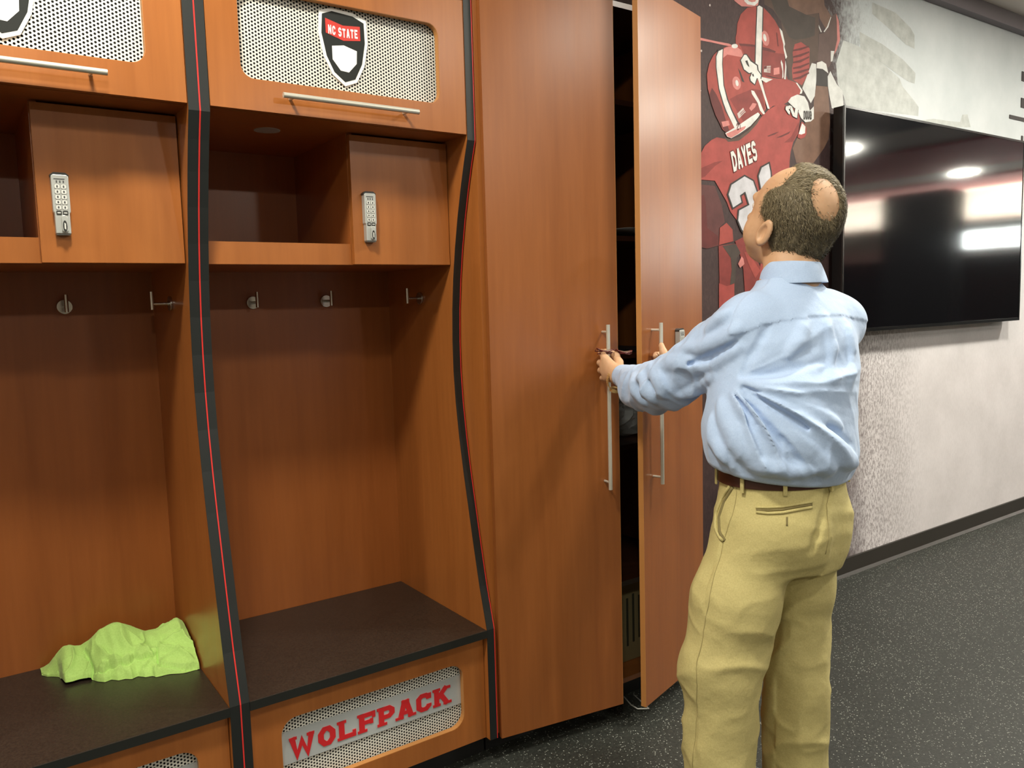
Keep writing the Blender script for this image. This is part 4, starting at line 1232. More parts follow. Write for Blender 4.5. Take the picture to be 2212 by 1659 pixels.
def trousers_base(F):
    F.sections(HIPS, B_RIGHT, B_FWD)
    # seat
    F.ell((1.705, -0.880, 0.870), np.eye(3), (0.080, 0.060, 0.085), 0.05)
    F.ell((1.826, -0.882, 0.872), np.eye(3), (0.062, 0.052, 0.078), 0.05)
    F.cone(L_HIP, (1.596, -0.775, 0.700), 0.108, 0.108, 0.04)
    F.cone((1.596, -0.775, 0.700), L_KNEE, 0.108, 0.098, 0.03)
    F.cone(L_KNEE, (1.528, -0.775, 0.075), 0.096, 0.080, 0.03)
    F.cone(R_HIP, (1.816, -0.800, 0.700), 0.092, 0.090, 0.035)
    F.cone((1.816, -0.800, 0.700), R_KNEE, 0.090, 0.083, 0.03)
    F.cone(R_KNEE, (1.795, -0.815, 0.075), 0.084, 0.080, 0.03)
SHIRT_RIDGES = [
 [(1595,-801,1268,9.0),(1603,-815,1267,11.6),(1610,-828,1266,14.2),(1620,-840,1265,16.9),(1630,-851,1264,19.5),(1642,-862,1266,19.1),(1655,-872,1269,18.8),(1668,-882,1271,18.4),(1683,-892,1273,18.0),(1699,-900,1280,15.4),(1716,-907,1287,12.8),(1734,-914,1294,10.1),(1755,-919,1300,7.5)],
 [(1590,-797,1256,9.0),(1594,-810,1252,11.6),(1599,-822,1248,14.2),(1606,-833,1243,16.9),(1613,-844,1238,19.5),(1623,-861,1229,20.6),(1635,-878,1219,21.8),(1648,-892,1209,22.9),(1664,-906,1199,24.0),(1673,-914,1194,23.3),(1683,-921,1189,22.5),(1695,-928,1184,21.8),(1706,-934,1178,21.0),(1718,-941,1172,18.0),(1732,-947,1165,15.0),(1747,-953,1158,12.0),(1763,-957,1151,9.0)],
 [(1582,-789,1242,9.0),(1582,-799,1231,11.3),(1583,-808,1221,13.5),(1583,-817,1210,15.8),(1585,-825,1200,18.0),(1590,-841,1187,19.1),(1597,-857,1175,20.2),(1605,-871,1162,21.4),(1614,-884,1149,22.5),(1621,-893,1141,22.5),(1629,-902,1133,22.5),(1638,-911,1124,22.5),(1648,-918,1115,22.5),(1656,-924,1107,21.4),(1664,-930,1097,20.2),(1674,-934,1088,19.1),(1684,-939,1079,18.0),(1691,-942,1072,16.5),(1698,-944,1066,15.0),(1707,-946,1060,13.5),(1715,-948,1053,12.0)],
 [(1570,-755,1211,9.0),(1568,-761,1201,11.3),(1566,-767,1191,13.5),(1565,-772,1181,15.8),(1564,-776,1170,18.0),(1562,-789,1156,19.1),(1562,-800,1142,20.2),(1562,-811,1128,21.4),(1565,-820,1113,22.5),(1567,-829,1103,20.6),(1570,-837,1092,18.8),(1575,-843,1082,16.9),(1579,-850,1071,15.0)],
 [(1664,-929,1162,9.0),(1675,-935,1153,12.0),(1688,-939,1144,15.0),(1701,-944,1134,18.0),(1716,-947,1124,21.0),(1726,-950,1115,21.0),(1737,-953,1106,21.0),(1749,-955,1097,21.0),(1762,-956,1087,21.0),(1772,-957,1079,18.8),(1784,-957,1071,16.5),(1799,-956,1063,14.3),(1816,-953,1054,12.0)],
 [(1805,-884,1411,6.0),(1800,-891,1396,7.9),(1797,-898,1382,9.7),(1796,-903,1367,11.6),(1795,-908,1353,13.5),(1793,-910,1344,13.9),(1791,-912,1336,14.2),(1790,-914,1327,14.6),(1787,-916,1319,15.0),(1779,-919,1306,13.1),(1770,-922,1294,11.2),(1762,-925,1282,9.4),(1753,-928,1270,7.5)],
 [(1742,-872,1402,6.0),(1731,-874,1391,7.9),(1722,-875,1380,9.7),(1714,-875,1368,11.6),(1706,-875,1357,13.5),(1696,-874,1349,11.6),(1688,-873,1341,9.7),(1679,-872,1333,7.9),(1670,-872,1325,6.0)],
 [(1891,-890,1396,6.0),(1879,-901,1379,7.5),(1872,-908,1362,9.0),(1868,-913,1344,10.5),(1867,-917,1327,12.0),(1855,-923,1307,10.5),(1844,-928,1288,9.0),(1832,-934,1269,7.5),(1822,-939,1249,6.0)],
 [(1574,-851,1072,9.0),(1585,-864,1069,11.3),(1596,-875,1067,13.5),(1608,-886,1064,15.8),(1621,-896,1060,18.0),(1632,-907,1060,15.8),(1645,-918,1059,13.5),(1659,-927,1058,11.3),(1674,-936,1057,9.0)],
 [(1563,-731,1168,9.0),(1560,-736,1156,10.5),(1557,-740,1143,12.0),(1555,-744,1131,13.5),(1554,-746,1118,15.0),(1552,-757,1108,13.5),(1551,-767,1098,12.0),(1552,-776,1087,10.5),(1554,-783,1076,9.0)],
 [(1608,-432,1257,7.5),(1599,-448,1250,9.4),(1593,-459,1242,11.2),(1592,-467,1233,13.1),(1592,-472,1224,15.0),(1592,-478,1218,13.5),(1593,-482,1211,12.0),(1595,-485,1204,10.5),(1599,-486,1196,9.0)],
 [(1591,-506,1274,7.5),(1589,-513,1266,9.4),(1589,-519,1257,11.2),(1591,-522,1248,13.1),(1593,-525,1239,15.0),(1594,-526,1232,13.5),(1594,-526,1225,12.0),(1595,-526,1218,10.5),(1597,-526,1211,9.0)],
 [(1625,-381,1249,7.5),(1619,-393,1240,9.0),(1615,-402,1231,10.5),(1614,-408,1221,12.0),(1614,-412,1212,13.5),(1613,-418,1204,12.0),(1614,-423,1197,10.5),(1616,-426,1189,9.0),(1619,-429,1182,7.5)],
 [(1602,-586,1335,7.5),(1600,-611,1339,9.8),(1599,-635,1342,12.0),(1601,-656,1345,14.2),(1602,-676,1349,16.5),(1603,-693,1355,16.9),(1603,-710,1361,17.2),(1604,-727,1367,17.6),(1605,-742,1372,18.0),(1605,-752,1378,15.4),(1606,-760,1383,12.8),(1607,-768,1388,10.1),(1609,-775,1393,7.5)],
 [(1597,-522,1289,7.5),(1598,-543,1294,9.8),(1598,-565,1299,12.0),(1598,-586,1304,14.2),(1601,-605,1309,16.5),(1600,-622,1306,14.2),(1602,-636,1304,12.0),(1604,-650,1301,9.8),(1606,-663,1299,7.5)],
 [(1607,-638,1284,7.5),(1609,-654,1289,9.4),(1610,-672,1294,11.2),(1609,-689,1300,13.1),(1608,-708,1305,15.0),(1606,-729,1316,13.1),(1606,-747,1326,11.2),(1607,-765,1336,9.4),(1610,-780,1346,7.5)],
 [(1611,-743,1435,6.0),(1609,-737,1431,7.9),(1608,-731,1426,9.7),(1607,-725,1422,11.6),(1607,-717,1418,13.5),(1606,-708,1411,11.6),(1604,-700,1405,9.7),(1603,-692,1398,7.9),(1601,-684,1392,6.0)],
 [(1625,-572,1216,6.0),(1631,-581,1221,7.9),(1635,-591,1226,9.7),(1639,-603,1231,11.6),(1641,-615,1237,13.5),(1635,-635,1246,11.6),(1624,-659,1255,9.7),(1612,-683,1264,7.9),(1603,-705,1273,6.0)],
]
SHIRT_GROOVES = [
 [(1655,-831,1400,3.0),(1650,-830,1393,4.0),(1644,-829,1386,5.0),(1639,-828,1379,6.0),(1635,-826,1372,7.0),(1627,-823,1361,7.2),(1621,-819,1349,7.5),(1615,-814,1337,7.8),(1609,-809,1326,8.0),(1604,-807,1314,7.2),(1599,-805,1303,6.5),(1594,-802,1291,5.8),(1590,-800,1280,5.0)],
 [(1583,-811,1251,4.0),(1585,-827,1244,5.0),(1588,-841,1237,6.0),(1592,-854,1230,7.0),(1598,-867,1222,8.0),(1606,-882,1212,8.2),(1615,-897,1201,8.5),(1626,-910,1191,8.7),(1638,-922,1180,9.0),(1649,-930,1170,7.7),(1660,-938,1160,6.5),(1673,-945,1149,5.2),(1687,-952,1139,4.0)],
 [(1570,-799,1226,4.0),(1569,-817,1212,5.0),(1570,-834,1198,6.0),(1572,-850,1184,7.0),(1575,-864,1169,8.0),(1583,-878,1156,7.0),(1591,-892,1143,6.0),(1601,-905,1129,5.0),(1612,-916,1115,4.0)],
 [(1665,-935,1178,3.0),(1679,-943,1169,4.2),(1693,-950,1160,5.5),(1709,-957,1151,6.8),(1727,-962,1141,8.0),(1742,-964,1132,7.0),(1760,-965,1123,6.0),(1779,-966,1114,5.0),(1803,-963,1103,4.0)],
 [(1594,-808,1280,3.0),(1601,-823,1282,4.0),(1609,-837,1284,5.0),(1618,-851,1285,6.0),(1629,-863,1287,7.0),(1642,-873,1291,6.0),(1655,-883,1295,5.0),(1670,-891,1299,4.0),(1687,-899,1303,3.0)],
 [(1590,-613,1296,3.0),(1592,-632,1301,4.0),(1594,-651,1307,5.0),(1595,-669,1312,6.0),(1595,-688,1317,7.0),(1594,-712,1328,6.0),(1594,-735,1339,5.0),(1596,-756,1350,4.0),(1600,-774,1361,3.0)],
 [(1583,-481,1258,4.0),(1579,-492,1249,4.0),(1579,-499,1240,4.0),(1579,-506,1231,4.0),(1581,-510,1221,4.0)],
]
TROUSER_RIDGES = [
]
TROUSER_GROOVES = [
 [(1760,-932,1012,3.0),(1754,-934,998,3.8),(1749,-936,985,4.5),(1744,-939,971,5.2),(1738,-942,958,6.0),(1724,-945,944,7.0),(1712,-948,930,8.0),(1700,-951,915,9.0),(1690,-952,900,10.0),(1684,-951,889,9.0),(1678,-951,879,8.0),(1674,-949,868,7.0),(1671,-946,856,6.0)],
]

PB = (1.757, -0.790, 0.0)          # point between the feet
person = thing('person', 'balding man in light blue shirt and khaki trousers pulling the cabinet doors', 'person', PB)

M['skin'] = mat('skin', (0.60, 0.345, 0.215), 0.5)
nt, nd, lk, b = nodes_of(M['skin'])
b.inputs['Subsurface Weight'].default_value = 0.12
b.inputs['Subsurface Radius'].default_value = (0.012, 0.005, 0.003)
lk.new(ramp(nt, noise(nt, mapping(nt, (1, 1, 1)), 38, 4), [(0.3, (0.575, 0.335, 0.185)), (0.7, (0.635, 0.385, 0.225))]), b.inputs['Base Color'])
M['shirt'] = mat('blue_oxford_cotton', (0.50, 0.60, 0.80), 0.75)
nt, nd, lk, b = nodes_of(M['shirt'])
b.inputs['Sheen Weight'].default_value = 0.25
v_ = mapping(nt, (1, 1, 1))
lk.new(ramp(nt, noise(nt, v_, 420, 2), [(0.3, (0.385, 0.51, 0.73)), (0.7, (0.45, 0.575, 0.78))]), b.inputs['Base Color'])
lk.new(bump(nt, noise(nt, v_, 28, 3), 0.22, 0.012), b.inputs['Normal'])
M['khaki'] = mat('khaki_cotton', (0.42, 0.35, 0.14), 0.8)
nt, nd, lk, b = nodes_of(M['khaki'])
v_ = mapping(nt, (1, 1, 1))
lk.new(ramp(nt, noise(nt, v_, 300, 3), [(0.3, (0.46, 0.385, 0.15)), (0.7, (0.54, 0.46, 0.19))]), b.inputs['Base Color'])
lk.new(bump(nt, noise(nt, v_, 24, 3), 0.28, 0.012), b.inputs['Normal'])
M['khaki_dark'] = mat('khaki_seam', (0.20, 0.16, 0.06), 0.85)  # darker khaki, standing in for shade inside the pocket openings
M['khaki_seam'] = mat('khaki_stitching', (0.34, 0.28, 0.11), 0.85)
M['leather'] = mat('brown_leather', (0.055, 0.018, 0.010), 0.4)
M['shoe'] = mat('dark_shoe_leather', (0.03, 0.017, 0.011), 0.35)
M['hair'] = mat('brown_grey_hair', (0.10, 0.075, 0.045), 0.6)
nt, nd, lk, b = nodes_of(M['hair'])
at = nt.nodes.new('ShaderNodeAttribute')
at.attribute_name = 'tone'
lk.new(ramp(nt, at.outputs['Fac'], [(0.0, (0.075, 0.055, 0.028)), (0.55, (0.19, 0.150, 0.080)), (1.0, (0.42, 0.35, 0.22))]), b.inputs['Base Color'])
M['hair_base'] = mat('hair_underlayer', (0.075, 0.055, 0.032), 0.8)
nt, nd, lk, b = nodes_of(M['hair_base'])
lk.new(ramp(nt, noise(nt, mapping(nt, (1, 1, 1)), 45, 4, 0.6), [(0.3, (0.075, 0.057, 0.030)), (0.7, (0.20, 0.16, 0.088))]), b.inputs['Base Color'])
M['gold'] = mat('gold_tone', (0.80, 0.58, 0.26), 0.30, 0.7)
M['eye'] = mat('eye_white', (0.7, 0.68, 0.64), 0.2)

# ---- head frame
H_AZ, H_P = math.radians(4), math.radians(24)
HF = np.array([math.sin(H_AZ) * math.cos(H_P), math.cos(H_AZ) * math.cos(H_P), math.sin(H_P)])
HR = np.array([math.cos(H_AZ), -math.sin(H_AZ), 0.0])
HU = np.cross(HR, HF)
HC = np.array([1.853, -0.766, 1.694])
HS = 1.13                            # head scale
HB = np.stack([HR, HF, HU])
def hp(r, f, u):
    return HC + (HR * r + HF * f + HU * u) * HS
CR = (0.084 * HS, 0.106 * HS, 0.100 * HS)          # cranium radii

# ---- body: one continuous surface
F = Field((1.40, -1.02, 0.0), (2.16, -0.08, 1.84), 0.004)
F.ell(HC, HB, CR)
F.ell(hp(0, 0.040, -0.062), HB, (0.0723, 0.0746, 0.0904), 0.03)               # face
F.ell(hp(0, 0.060, -0.112), HB, (0.0452, 0.0407, 0.0316), 0.03)               # chin
F.ell(hp(-0.047, 0.050, -0.070), HB, (0.0340, 0.0430, 0.0460), 0.02)          # cheeks
F.ell(hp(0.047, 0.050, -0.070), HB, (0.0340, 0.0430, 0.0460), 0.02)
F.cone(hp(0, 0.098, -0.018), hp(0, 0.124, -0.056), 0.009, 0.014, 0.012)    # nose
F.ell(hp(0.012, 0.112, -0.060), HB, (0.0113, 0.0113, 0.0090), 0.008)
F.ell(hp(-0.012, 0.112, -0.060), HB, (0.0113, 0.0113, 0.0090), 0.008)
F.cone(hp(-0.040, 0.094, 0.004), hp(0.040, 0.094, 0.004), 0.011, 0.011, 0.015)   # brow
for s in (-1, 1):
    F.ell(hp(s * 0.032, 0.106, -0.018), HB, (0.0181, 0.0136, 0.0113), 0.008, 'cut')
    F.ell(hp(s * 0.086, 0.000, -0.056), np.stack([HR, HF * 0.97 + HU * 0.24, HU * 0.97 - HF * 0.24]), (0.0102, 0.0215, 0.0373), 0.006)   # ears
    F.ell(hp(s * 0.093, -0.008, -0.052), np.stack([HR, HF * 0.97 + HU * 0.24, HU * 0.97 - HF * 0.24]), (0.0068, 0.0215, 0.0373), 0.004)
    F.ell(hp(s * 0.0985, -0.003, -0.054), np.stack([HR, HF * 0.97 + HU * 0.24, HU * 0.97 - HF * 0.24]), (0.0113, 0.0124, 0.0237), 0.004, 'cut')
F.cone(hp(-0.020, 0.104, -0.084), hp(0.020, 0.104, -0.084), 0.006, 0.006, 0.006)   # lips
F.cone(hp(-0.016, 0.102, -0.093), hp(0.016, 0.102, -0.093), 0.007, 0.007, 0.006)
F.cone(hp(0, -0.010, -0.060), (1.826, -0.768, 1.470), 0.070, 0.074, 0.03)  # neck
T2 = TORSO.copy()
T2[:, 3:] *= 0.84
F.sections(T2, B_RIGHT, B_FWD, 0.03)
T3 = HIPS.copy()
T3[:, 3:] *= 0.86
F.sections(T3, B_RIGHT, B_FWD, 0.03)
F.cone(L_SH, L_EL, 0.052, 0.042, 0.03)
F.cone(L_EL, L_WR, 0.040, 0.027, 0.015)
F.cone(R_SH, R_EL, 0.052, 0.042, 0.03)
F.cone(R_EL, R_WR, 0.040, 0.027, 0.015)
for hip, kn, an in ((L_HIP, L_KNEE, L_ANK), (R_HIP, R_KNEE, R_ANK)):
    F.cone(hip, kn, 0.080, 0.056, 0.03)
    F.cone(kn, an, 0.054, 0.038, 0.02)
    F.cone((an[0], an[1] - 0.01, 0.052), (an[0] - 0.015, an[1] + 0.12, 0.044), 0.024, 0.018, 0.012)

def hand(F, wrist, mcps, pips, dips, tips, thumb, k=0.012):
    w = np.array(wrist)
    for i in range(4):
        m = np.array(mcps[i])
        F.cone(w + (m - w) * 0.12, m, 0.021, 0.0135 if i < 3 else 0.012, 0.016, pad=0.03)
    for i in range(4):
        r0 = (0.0108, 0.0110, 0.0104, 0.0092)[i]
        F.chain([mcps[i], pips[i], dips[i], tips[i]], [r0 + 0.0015, r0, r0 - 0.0010, r0 - 0.0022], 0.004, pad=0.02)
    F.chain(thumb, [0.017, 0.0135, 0.0115, 0.0095], 0.008, pad=0.02)

# left hand round the left door's handle, index finger loosely raised
zs = (1.293, 1.271, 1.249, 1.230)
hand(F, L_WR,
     [(1.727, -0.139, 1.290), (1.727, -0.131, 1.268), (1.728, -0.133, 1.246), (1.730, -0.142, 1.225)],
     [(1.743, -0.104, 1.306), (1.741, -0.099, 1.272), (1.742, -0.100, 1.247), (1.744, -0.106, 1.222)],
     [(1.766, -0.098, 1.306), (1.765, -0.097, 1.271), (1.765, -0.098, 1.247), (1.765, -0.101, 1.221)],
     [(1.783, -0.108, 1.302), (1.781, -0.112, 1.270), (1.781, -0.113, 1.246), (1.779, -0.114, 1.222)],
     [(1.744, -0.190, 1.252), (1.768, -0.160, 1.274), (1.778, -0.136, 1.293), (1.772, -0.118, 1.306)])
# right hand round the right door's handle, thumb lying up along the bar
hand(F, R_WR,
     [(1.973, -0.190, 1.288), (1.975, -0.184, 1.266), (1.974, -0.188, 1.244), (1.972, -0.198, 1.224)],
     [(1.966, -0.154, 1.288), (1.967, -0.152, 1.266), (1.966, -0.155, 1.244), (1.964, -0.164, 1.224)],
     [(1.944, -0.152, 1.288), (1.944, -0.151, 1.266), (1.943, -0.153, 1.244), (1.942, -0.160, 1.224)],
     [(1.926, -0.166, 1.286), (1.925, -0.166, 1.265), (1.925, -0.168, 1.244), (1.926, -0.172, 1.224)],
     [(1.938, -0.240, 1.258), (1.931, -0.212, 1.276), (1.932, -0.198, 1.300), (1.931, -0.190, 1.322)])
me = F.mesh('body', PB)
me.materials.append(M['skin'])
body = link('body', me, person)
for s in (-1, 1):
    e = hp(s * 0.032, 0.094, -0.018) - np.array(PB)
    bm = bmesh.new()
    bmesh.ops.create_uvsphere(bm, u_segments=16, v_segments=10, radius=0.0115)
    me = bpy.data.meshes.new('eye')
    bm.to_mesh(me)
    bm.free()
    me.materials.append(M['eye'])
    link('eye', me, person, True, 0, tuple(e))

# ---- shirt
F = Field((1.42, -1.02, 0.95), (2.20, -0.20, 1.60), 0.004)
shirt_base(F)
for w in SHIRT_RIDGES:
    F.chain([np.array(p[:3]) / 1000 for p in w], [p[3] / 1000 for p in w], 0.016, pad=0.03)
for w in SHIRT_GROOVES:
    F.chain([np.array(p[:3]) / 1000 for p in w], [p[3] / 1000 for p in w], 0.012, 'cut', pad=0.03)
ARMPIT = np.array([1.589, -0.802, 1.268])
def shirt_folds(x, y, z):
    lr = (x - ARMPIT[0]) * B_RIGHT[0] + (y - ARMPIT[1]) * B_RIGHT[1]
    fw = (x - 1.78) * B_FWD[0] + (y + 0.785) * B_FWD[1]
    dz = z - ARMPIT[2]
    r = np.sqrt((lr - fw * 0.3) ** 2 + dz ** 2)
    a = np.arctan2(dz, lr + 0.02 - fw * 0.3)
    n1 = value_noise(a * 3.4 + 7.3, r * 2.0, y * 1.0, 3)
    n2 = value_noise(a * 9.0 + 1.7, r * 4.0 + 5, y * 2.0, 8)
    rear = sstep(-fw, -0.02, 0.05)
    env = sstep(r, 0.01, 0.08) * (1 - sstep(r, 0.24, 0.42)) * rear * (1 - sstep(a, 0.35, 0.8)) * sstep(z, 1.02, 1.06)
    d = env * (0.024 * fold(n1) ** 1.8 + 0.004 * fold(n2) ** 2 - 0.010)
    # loose cloth gathered above the belt
    n3 = value_noise(np.arctan2(y + 0.79, x - 1.76) * 5.5, z * 9.0 + 3, z * 0, 5)
    d += 0.007 * (fold(n3) ** 1.5 - 0.4) * (1 - sstep(z, 1.04, 1.16)) * sstep(z, 1.0, 1.03)
    # sleeves: rings of creases, stronger towards the elbow and cuff
    arm = sstep(y, -0.72, -0.60)
    n4 = value_noise(y * 21 + z * 9 + x * 4, z * 9 - y * 3, x * 7, 12)
    n5 = value_noise(y * 34 - z * 16, z * 13 + y * 8, x * 9, 13)
    d += arm * (0.010 * (fold(n4) ** 1.7 - 0.35) + 0.003 * (fold(n5) ** 2 - 0.3))
    # fine creasing everywhere
    n6 = value_noise(x * 17 + z * 8, y * 17 - z * 5, z * 10, 21)
    d += 0.0022 * (fold(n6) ** 1.5 - 0.4)
    return d
displace(F, shirt_folds)
# yoke: a second layer of cloth over the shoulders, ending in a seam
s = F.sub((1.56, -1.0, 1.36), (2.12, -0.74, 1.60))
X, Y, Z = F.grid(s)
seam = np.interp(X, [1.60, 1.64, 1.70, 1.78, 1.865, 1.99, 2.05], [1.381, 1.402, 1.413, 1.421, 1.421, 1.405, 1.395])
F.D[s] -= (0.0035 * (Z > seam) * (Y < -0.76)).astype(np.float32)
# hem line, higher at the left front, blousing over the belt behind
F.put(lambda X, Y, Z: Z - (1.013 - 0.05 * (X - 1.72) + 0.14 * (Y + 0.85)), (1.4, -1.05, 0.9), (2.1, -0.55, 1.03), 0.012, 'cut', pad=0.02)
# hollow neck opening
F.cone((1.836, -0.762, 1.500), (1.850, -0.757, 1.60), 0.050, 0.066, 0.004, 'cut')
me = F.mesh('shirt', PB)
me.materials.append(M['shirt'])
shirt = link('shirt', me, person)
smd = shirt.modifiers.new('smooth', 'SMOOTH')
smd.factor = 0.5
smd.iterations = 4

# collar: stand and fold-over leaf round the neck, open at the front
def collar():
    mb = MB()
    n = 56
    rows = []
    axis_f, axis_r = np.array([0.05, 0.998]), np.array([0.998, -0.05])
    for (rr, dz, dy) in ((0.069, 0.0, 0.0), (0.068, 0.030, 0.004), (0.068, 0.047, 0.006), (0.0715, 0.051, 0.006), (0.0765, 0.046, 0.005), (0.0835, 0.018, 0.0), (0.089, -0.008, -0.004)):
        ring = []
        for i in range(n + 1):
            a = math.radians(20 + 320 * i / n) + math.pi / 2       # gap at the front
            ca, sa = math.cos(a), math.sin(a)
            fx = rr * 1.0 * ca
            fy = rr * 0.98 * sa
            front = max(sa, 0.0)
            leaf = 1.0 if rr > 0.075 else 0.0
            z = 1.511 + dz - 0.034 * front - leaf * 0.030 * front ** 2
            p = np.array([1.838, -0.760]) + axis_r * fx + axis_f * (fy + dy)
            ring.append((p[0] - PB[0], p[1] - PB[1], z))
        rows.append(ring)
    vs = [p for r_ in rows for p in r_]
    fs = []
    m = n + 1
    for j in range(len(rows) - 1):
        for i in range(n):
            fs.append((j * m + i, j * m + i + 1, (j + 1) * m + i + 1, (j + 1) * m + i))
    return mb.add(vs, fs)
co = collar().build('collar', 'shirt', shirt, True)
co.modifiers.new('thick', 'SOLIDIFY').thickness = 0.0022
co.modifiers['thick'].offset = 1
ss = co.modifiers.new('subdiv', 'SUBSURF')
ss.levels = ss.render_levels = 2
# cuffs
for (a, c, r) in (((1.709, -0.275, 1.236), (1.724, -0.222, 1.2365), 0.0370), ((1.953, -0.290, 1.2375), (1.946, -0.252, 1.238), 0.0370)):
    a, c = Vector(a) - Vector(PB), Vector(c) - Vector(PB)
    d = (c - a)
    mb = MB().tube([a, a + d * .15, a + d * .5, a + d * .9, c, c - d * .02, a + d * .5], [r * 1.02, r * 1.06, r * 1.03, r * 1.0, r * .985, r * .93, r * .9], 28)
    mb.build('cuff', 'shirt', shirt, True)

# ---- trousers
F = Field((1.38, -1.03, 0.03), (2.05, -0.55, 1.02), 0.004)
trousers_base(F)
for w in TROUSER_RIDGES:
    F.chain([np.array(p[:3]) / 1000 for p in w], [p[3] / 1000 for p in w], 0.014, pad=0.03)
for w in TROUSER_GROOVES:
    F.chain([np.array(p[:3]) / 1000 for p in w], [p[3] / 1000 for p in w], 0.012, 'cut', pad=0.03)
def trouser_folds(x, y, z):
    left = x < 1.70 + 0.10 * (z - 0.5)
    cx = np.where(left, np.interp(z, [0.05, 0.52, 0.70, 0.86], [1.530, 1.553, 1.596, 1.665]), np.interp(z, [0.05, 0.5, 0.7, 0.86], [1.795, 1.812, 1.816, 1.828]))
    cy = np.where(left, -0.77, -0.805)
    a = np.arctan2(y - cy, x - cx)
    sl = np.sin(a + 0.6) * 0.045
    n1 = value_noise(a * 0.55 + 3, (z + 1.6 * sl) * 11.0, left * 5.0, 31)
    n2 = value_noise(a * 1.0 + 9, (z - 1.2 * sl) * 17.0, left * 3.0, 32)
    n3 = value_noise(x * 9, y * 9, z * 5, 33)
    low = 1 - sstep(z, 0.55, 0.80)
    hip = sstep(z, 0.62, 0.74) * (1 - sstep(z, 0.90, 0.96))
    d = low * (0.012 * (fold(n1) ** 1.5 - 0.42) + 0.004 * (fold(n2) ** 2 - 0.3))
    d += hip * (0.007 * (fold(n1) ** 1.6 - 0.4) + 0.003 * (fold(n2) ** 2 - 0.3))
    return d + 0.006 * (n3 - 0.5)
displace(F, trouser_folds)
F.put(lambda X, Y, Z: 0.050 - Z, (1.3, -1.1, -0.2), (2.1, -0.5, 0.05), 0.0, 'cut')
def snap(F, p, off):
    """Move a point onto the surface level off of the field."""
    p = np.array(p, float)
    def val(q):
        t = (q - F.lo) / F.h
        i = np.clip(t.astype(int), 0, F.n - 2)
        f = t - i
        D = F.D[i[0]:i[0] + 2, i[1]:i[1] + 2, i[2]:i[2] + 2]
        D = D[0] * (1 - f[0]) + D[1] * f[0]
        D = D[0] * (1 - f[1]) + D[1] * f[1]
        return float(D[0] * (1 - f[2]) + D[1] * f[2])
    for _ in range(8):
        g = np.array([val(p + e) - val(p - e) for e in np.eye(3) * 0.004])
        n = np.linalg.norm(g)
        if n < 1e-9:
            break
        p = p - g / n * (val(p) - off)
    return p
def seam_line(pts, off, per=5):
    out = []
    for i in range(len(pts) - 1):
        for k in range(per):
            t = k / per
            out.append(np.array(pts[i]) * (1 - t) + np.array(pts[i + 1]) * t)
    out.append(np.array(pts[-1]))
    return [tuple(snap(F, q, off) - np.array(PB)) for q in out]
WELT_UP = seam_line([(1.592, -0.842, 0.956), (1.608, -0.866, 0.958), (1.630, -0.890, 0.961), (1.657, -0.910, 0.966), (1.694, -0.927, 0.969)], 0.001)
WELT_LO = seam_line([(1.590, -0.845, 0.945), (1.605, -0.868, 0.944), (1.627, -0.892, 0.947), (1.654, -0.912, 0.953), (1.689, -0.929, 0.957)], 0.001)
WELT_SLIT = seam_line([(1.591, -0.8445, 0.951), (1.6065, -0.8675, 0.9515), (1.6285, -0.8915, 0.9545), (1.6555, -0.9115, 0.960), (1.6915, -0.9285, 0.9635)], 0.0)
BUTTONHOLE = seam_line([(1.631, -0.902, 0.938), (1.625, -0.906, 0.918)], 0.0)
POCKET = seam_line([(1.604, -0.770, 1.000), (1.592, -0.738, 0.962), (1.582, -0.722, 0.918), (1.564, -0.738, 0.888), (1.546, -0.776, 0.866)], 0.0015)
POCKET_GAP = seam_line([(1.600, -0.774, 0.996), (1.587, -0.748, 0.955), (1.574, -0.742, 0.915), (1.556, -0.758, 0.885), (1.546, -0.780, 0.868)], -0.001)
SIDE_SEAM = seam_line([(1.600, -0.785, 0.995), (1.570, -0.790, 0.93), (1.547, -0.776, 0.866), (1.513, -0.781, 0.789), (1.484, -0.788, 0.727), (1.476, -0.778, 0.655), (1.462, -0.775, 0.586), (1.450, -0.778, 0.519), (1.454, -0.766, 0.416), (1.452, -0.764, 0.306), (1.452, -0.764, 0.12)], 0.0)
BACK_SEAM = seam_line([(1.781, -0.917, 1.000), (1.741, -0.94, 0.958), (1.720, -0.95, 0.898), (1.715, -0.944, 0.843)], 0.0)
me = F.mesh('trousers', PB)
me.materials.append(M['khaki'])
tro = link('trousers', me, person)
smd = tro.modifiers.new('smooth', 'SMOOTH')
smd.factor = 0.5
smd.iterations = 8

MB().tube(WELT_UP, 0.0032, 8).build('pocket_welt', 'khaki', tro, True)
MB().tube(WELT_LO, 0.0040, 8).build('pocket_welt', 'khaki', tro, True)
MB().tube(WELT_SLIT, 0.0030, 6).build('pocket_slit', 'khaki_dark', tro, True)
MB().tube(BUTTONHOLE, 0.0022, 6).build('buttonhole', 'khaki_dark', tro, True)
MB().tube(POCKET, 0.0045, 8).build('pocket_edge', 'khaki', tro, True)
MB().tube(POCKET_GAP, 0.0050, 8).build('pocket_gap_shadow', 'khaki_dark', tro, True)  # dark tube painted as the shadow in the side pocket gap
MB().tube(SIDE_SEAM, 0.0012, 6).build('side_seam', 'khaki_seam', tro, True)
MB().tube(BACK_SEAM, 0.0012, 6).build('back_seam', 'khaki_seam', tro, True)

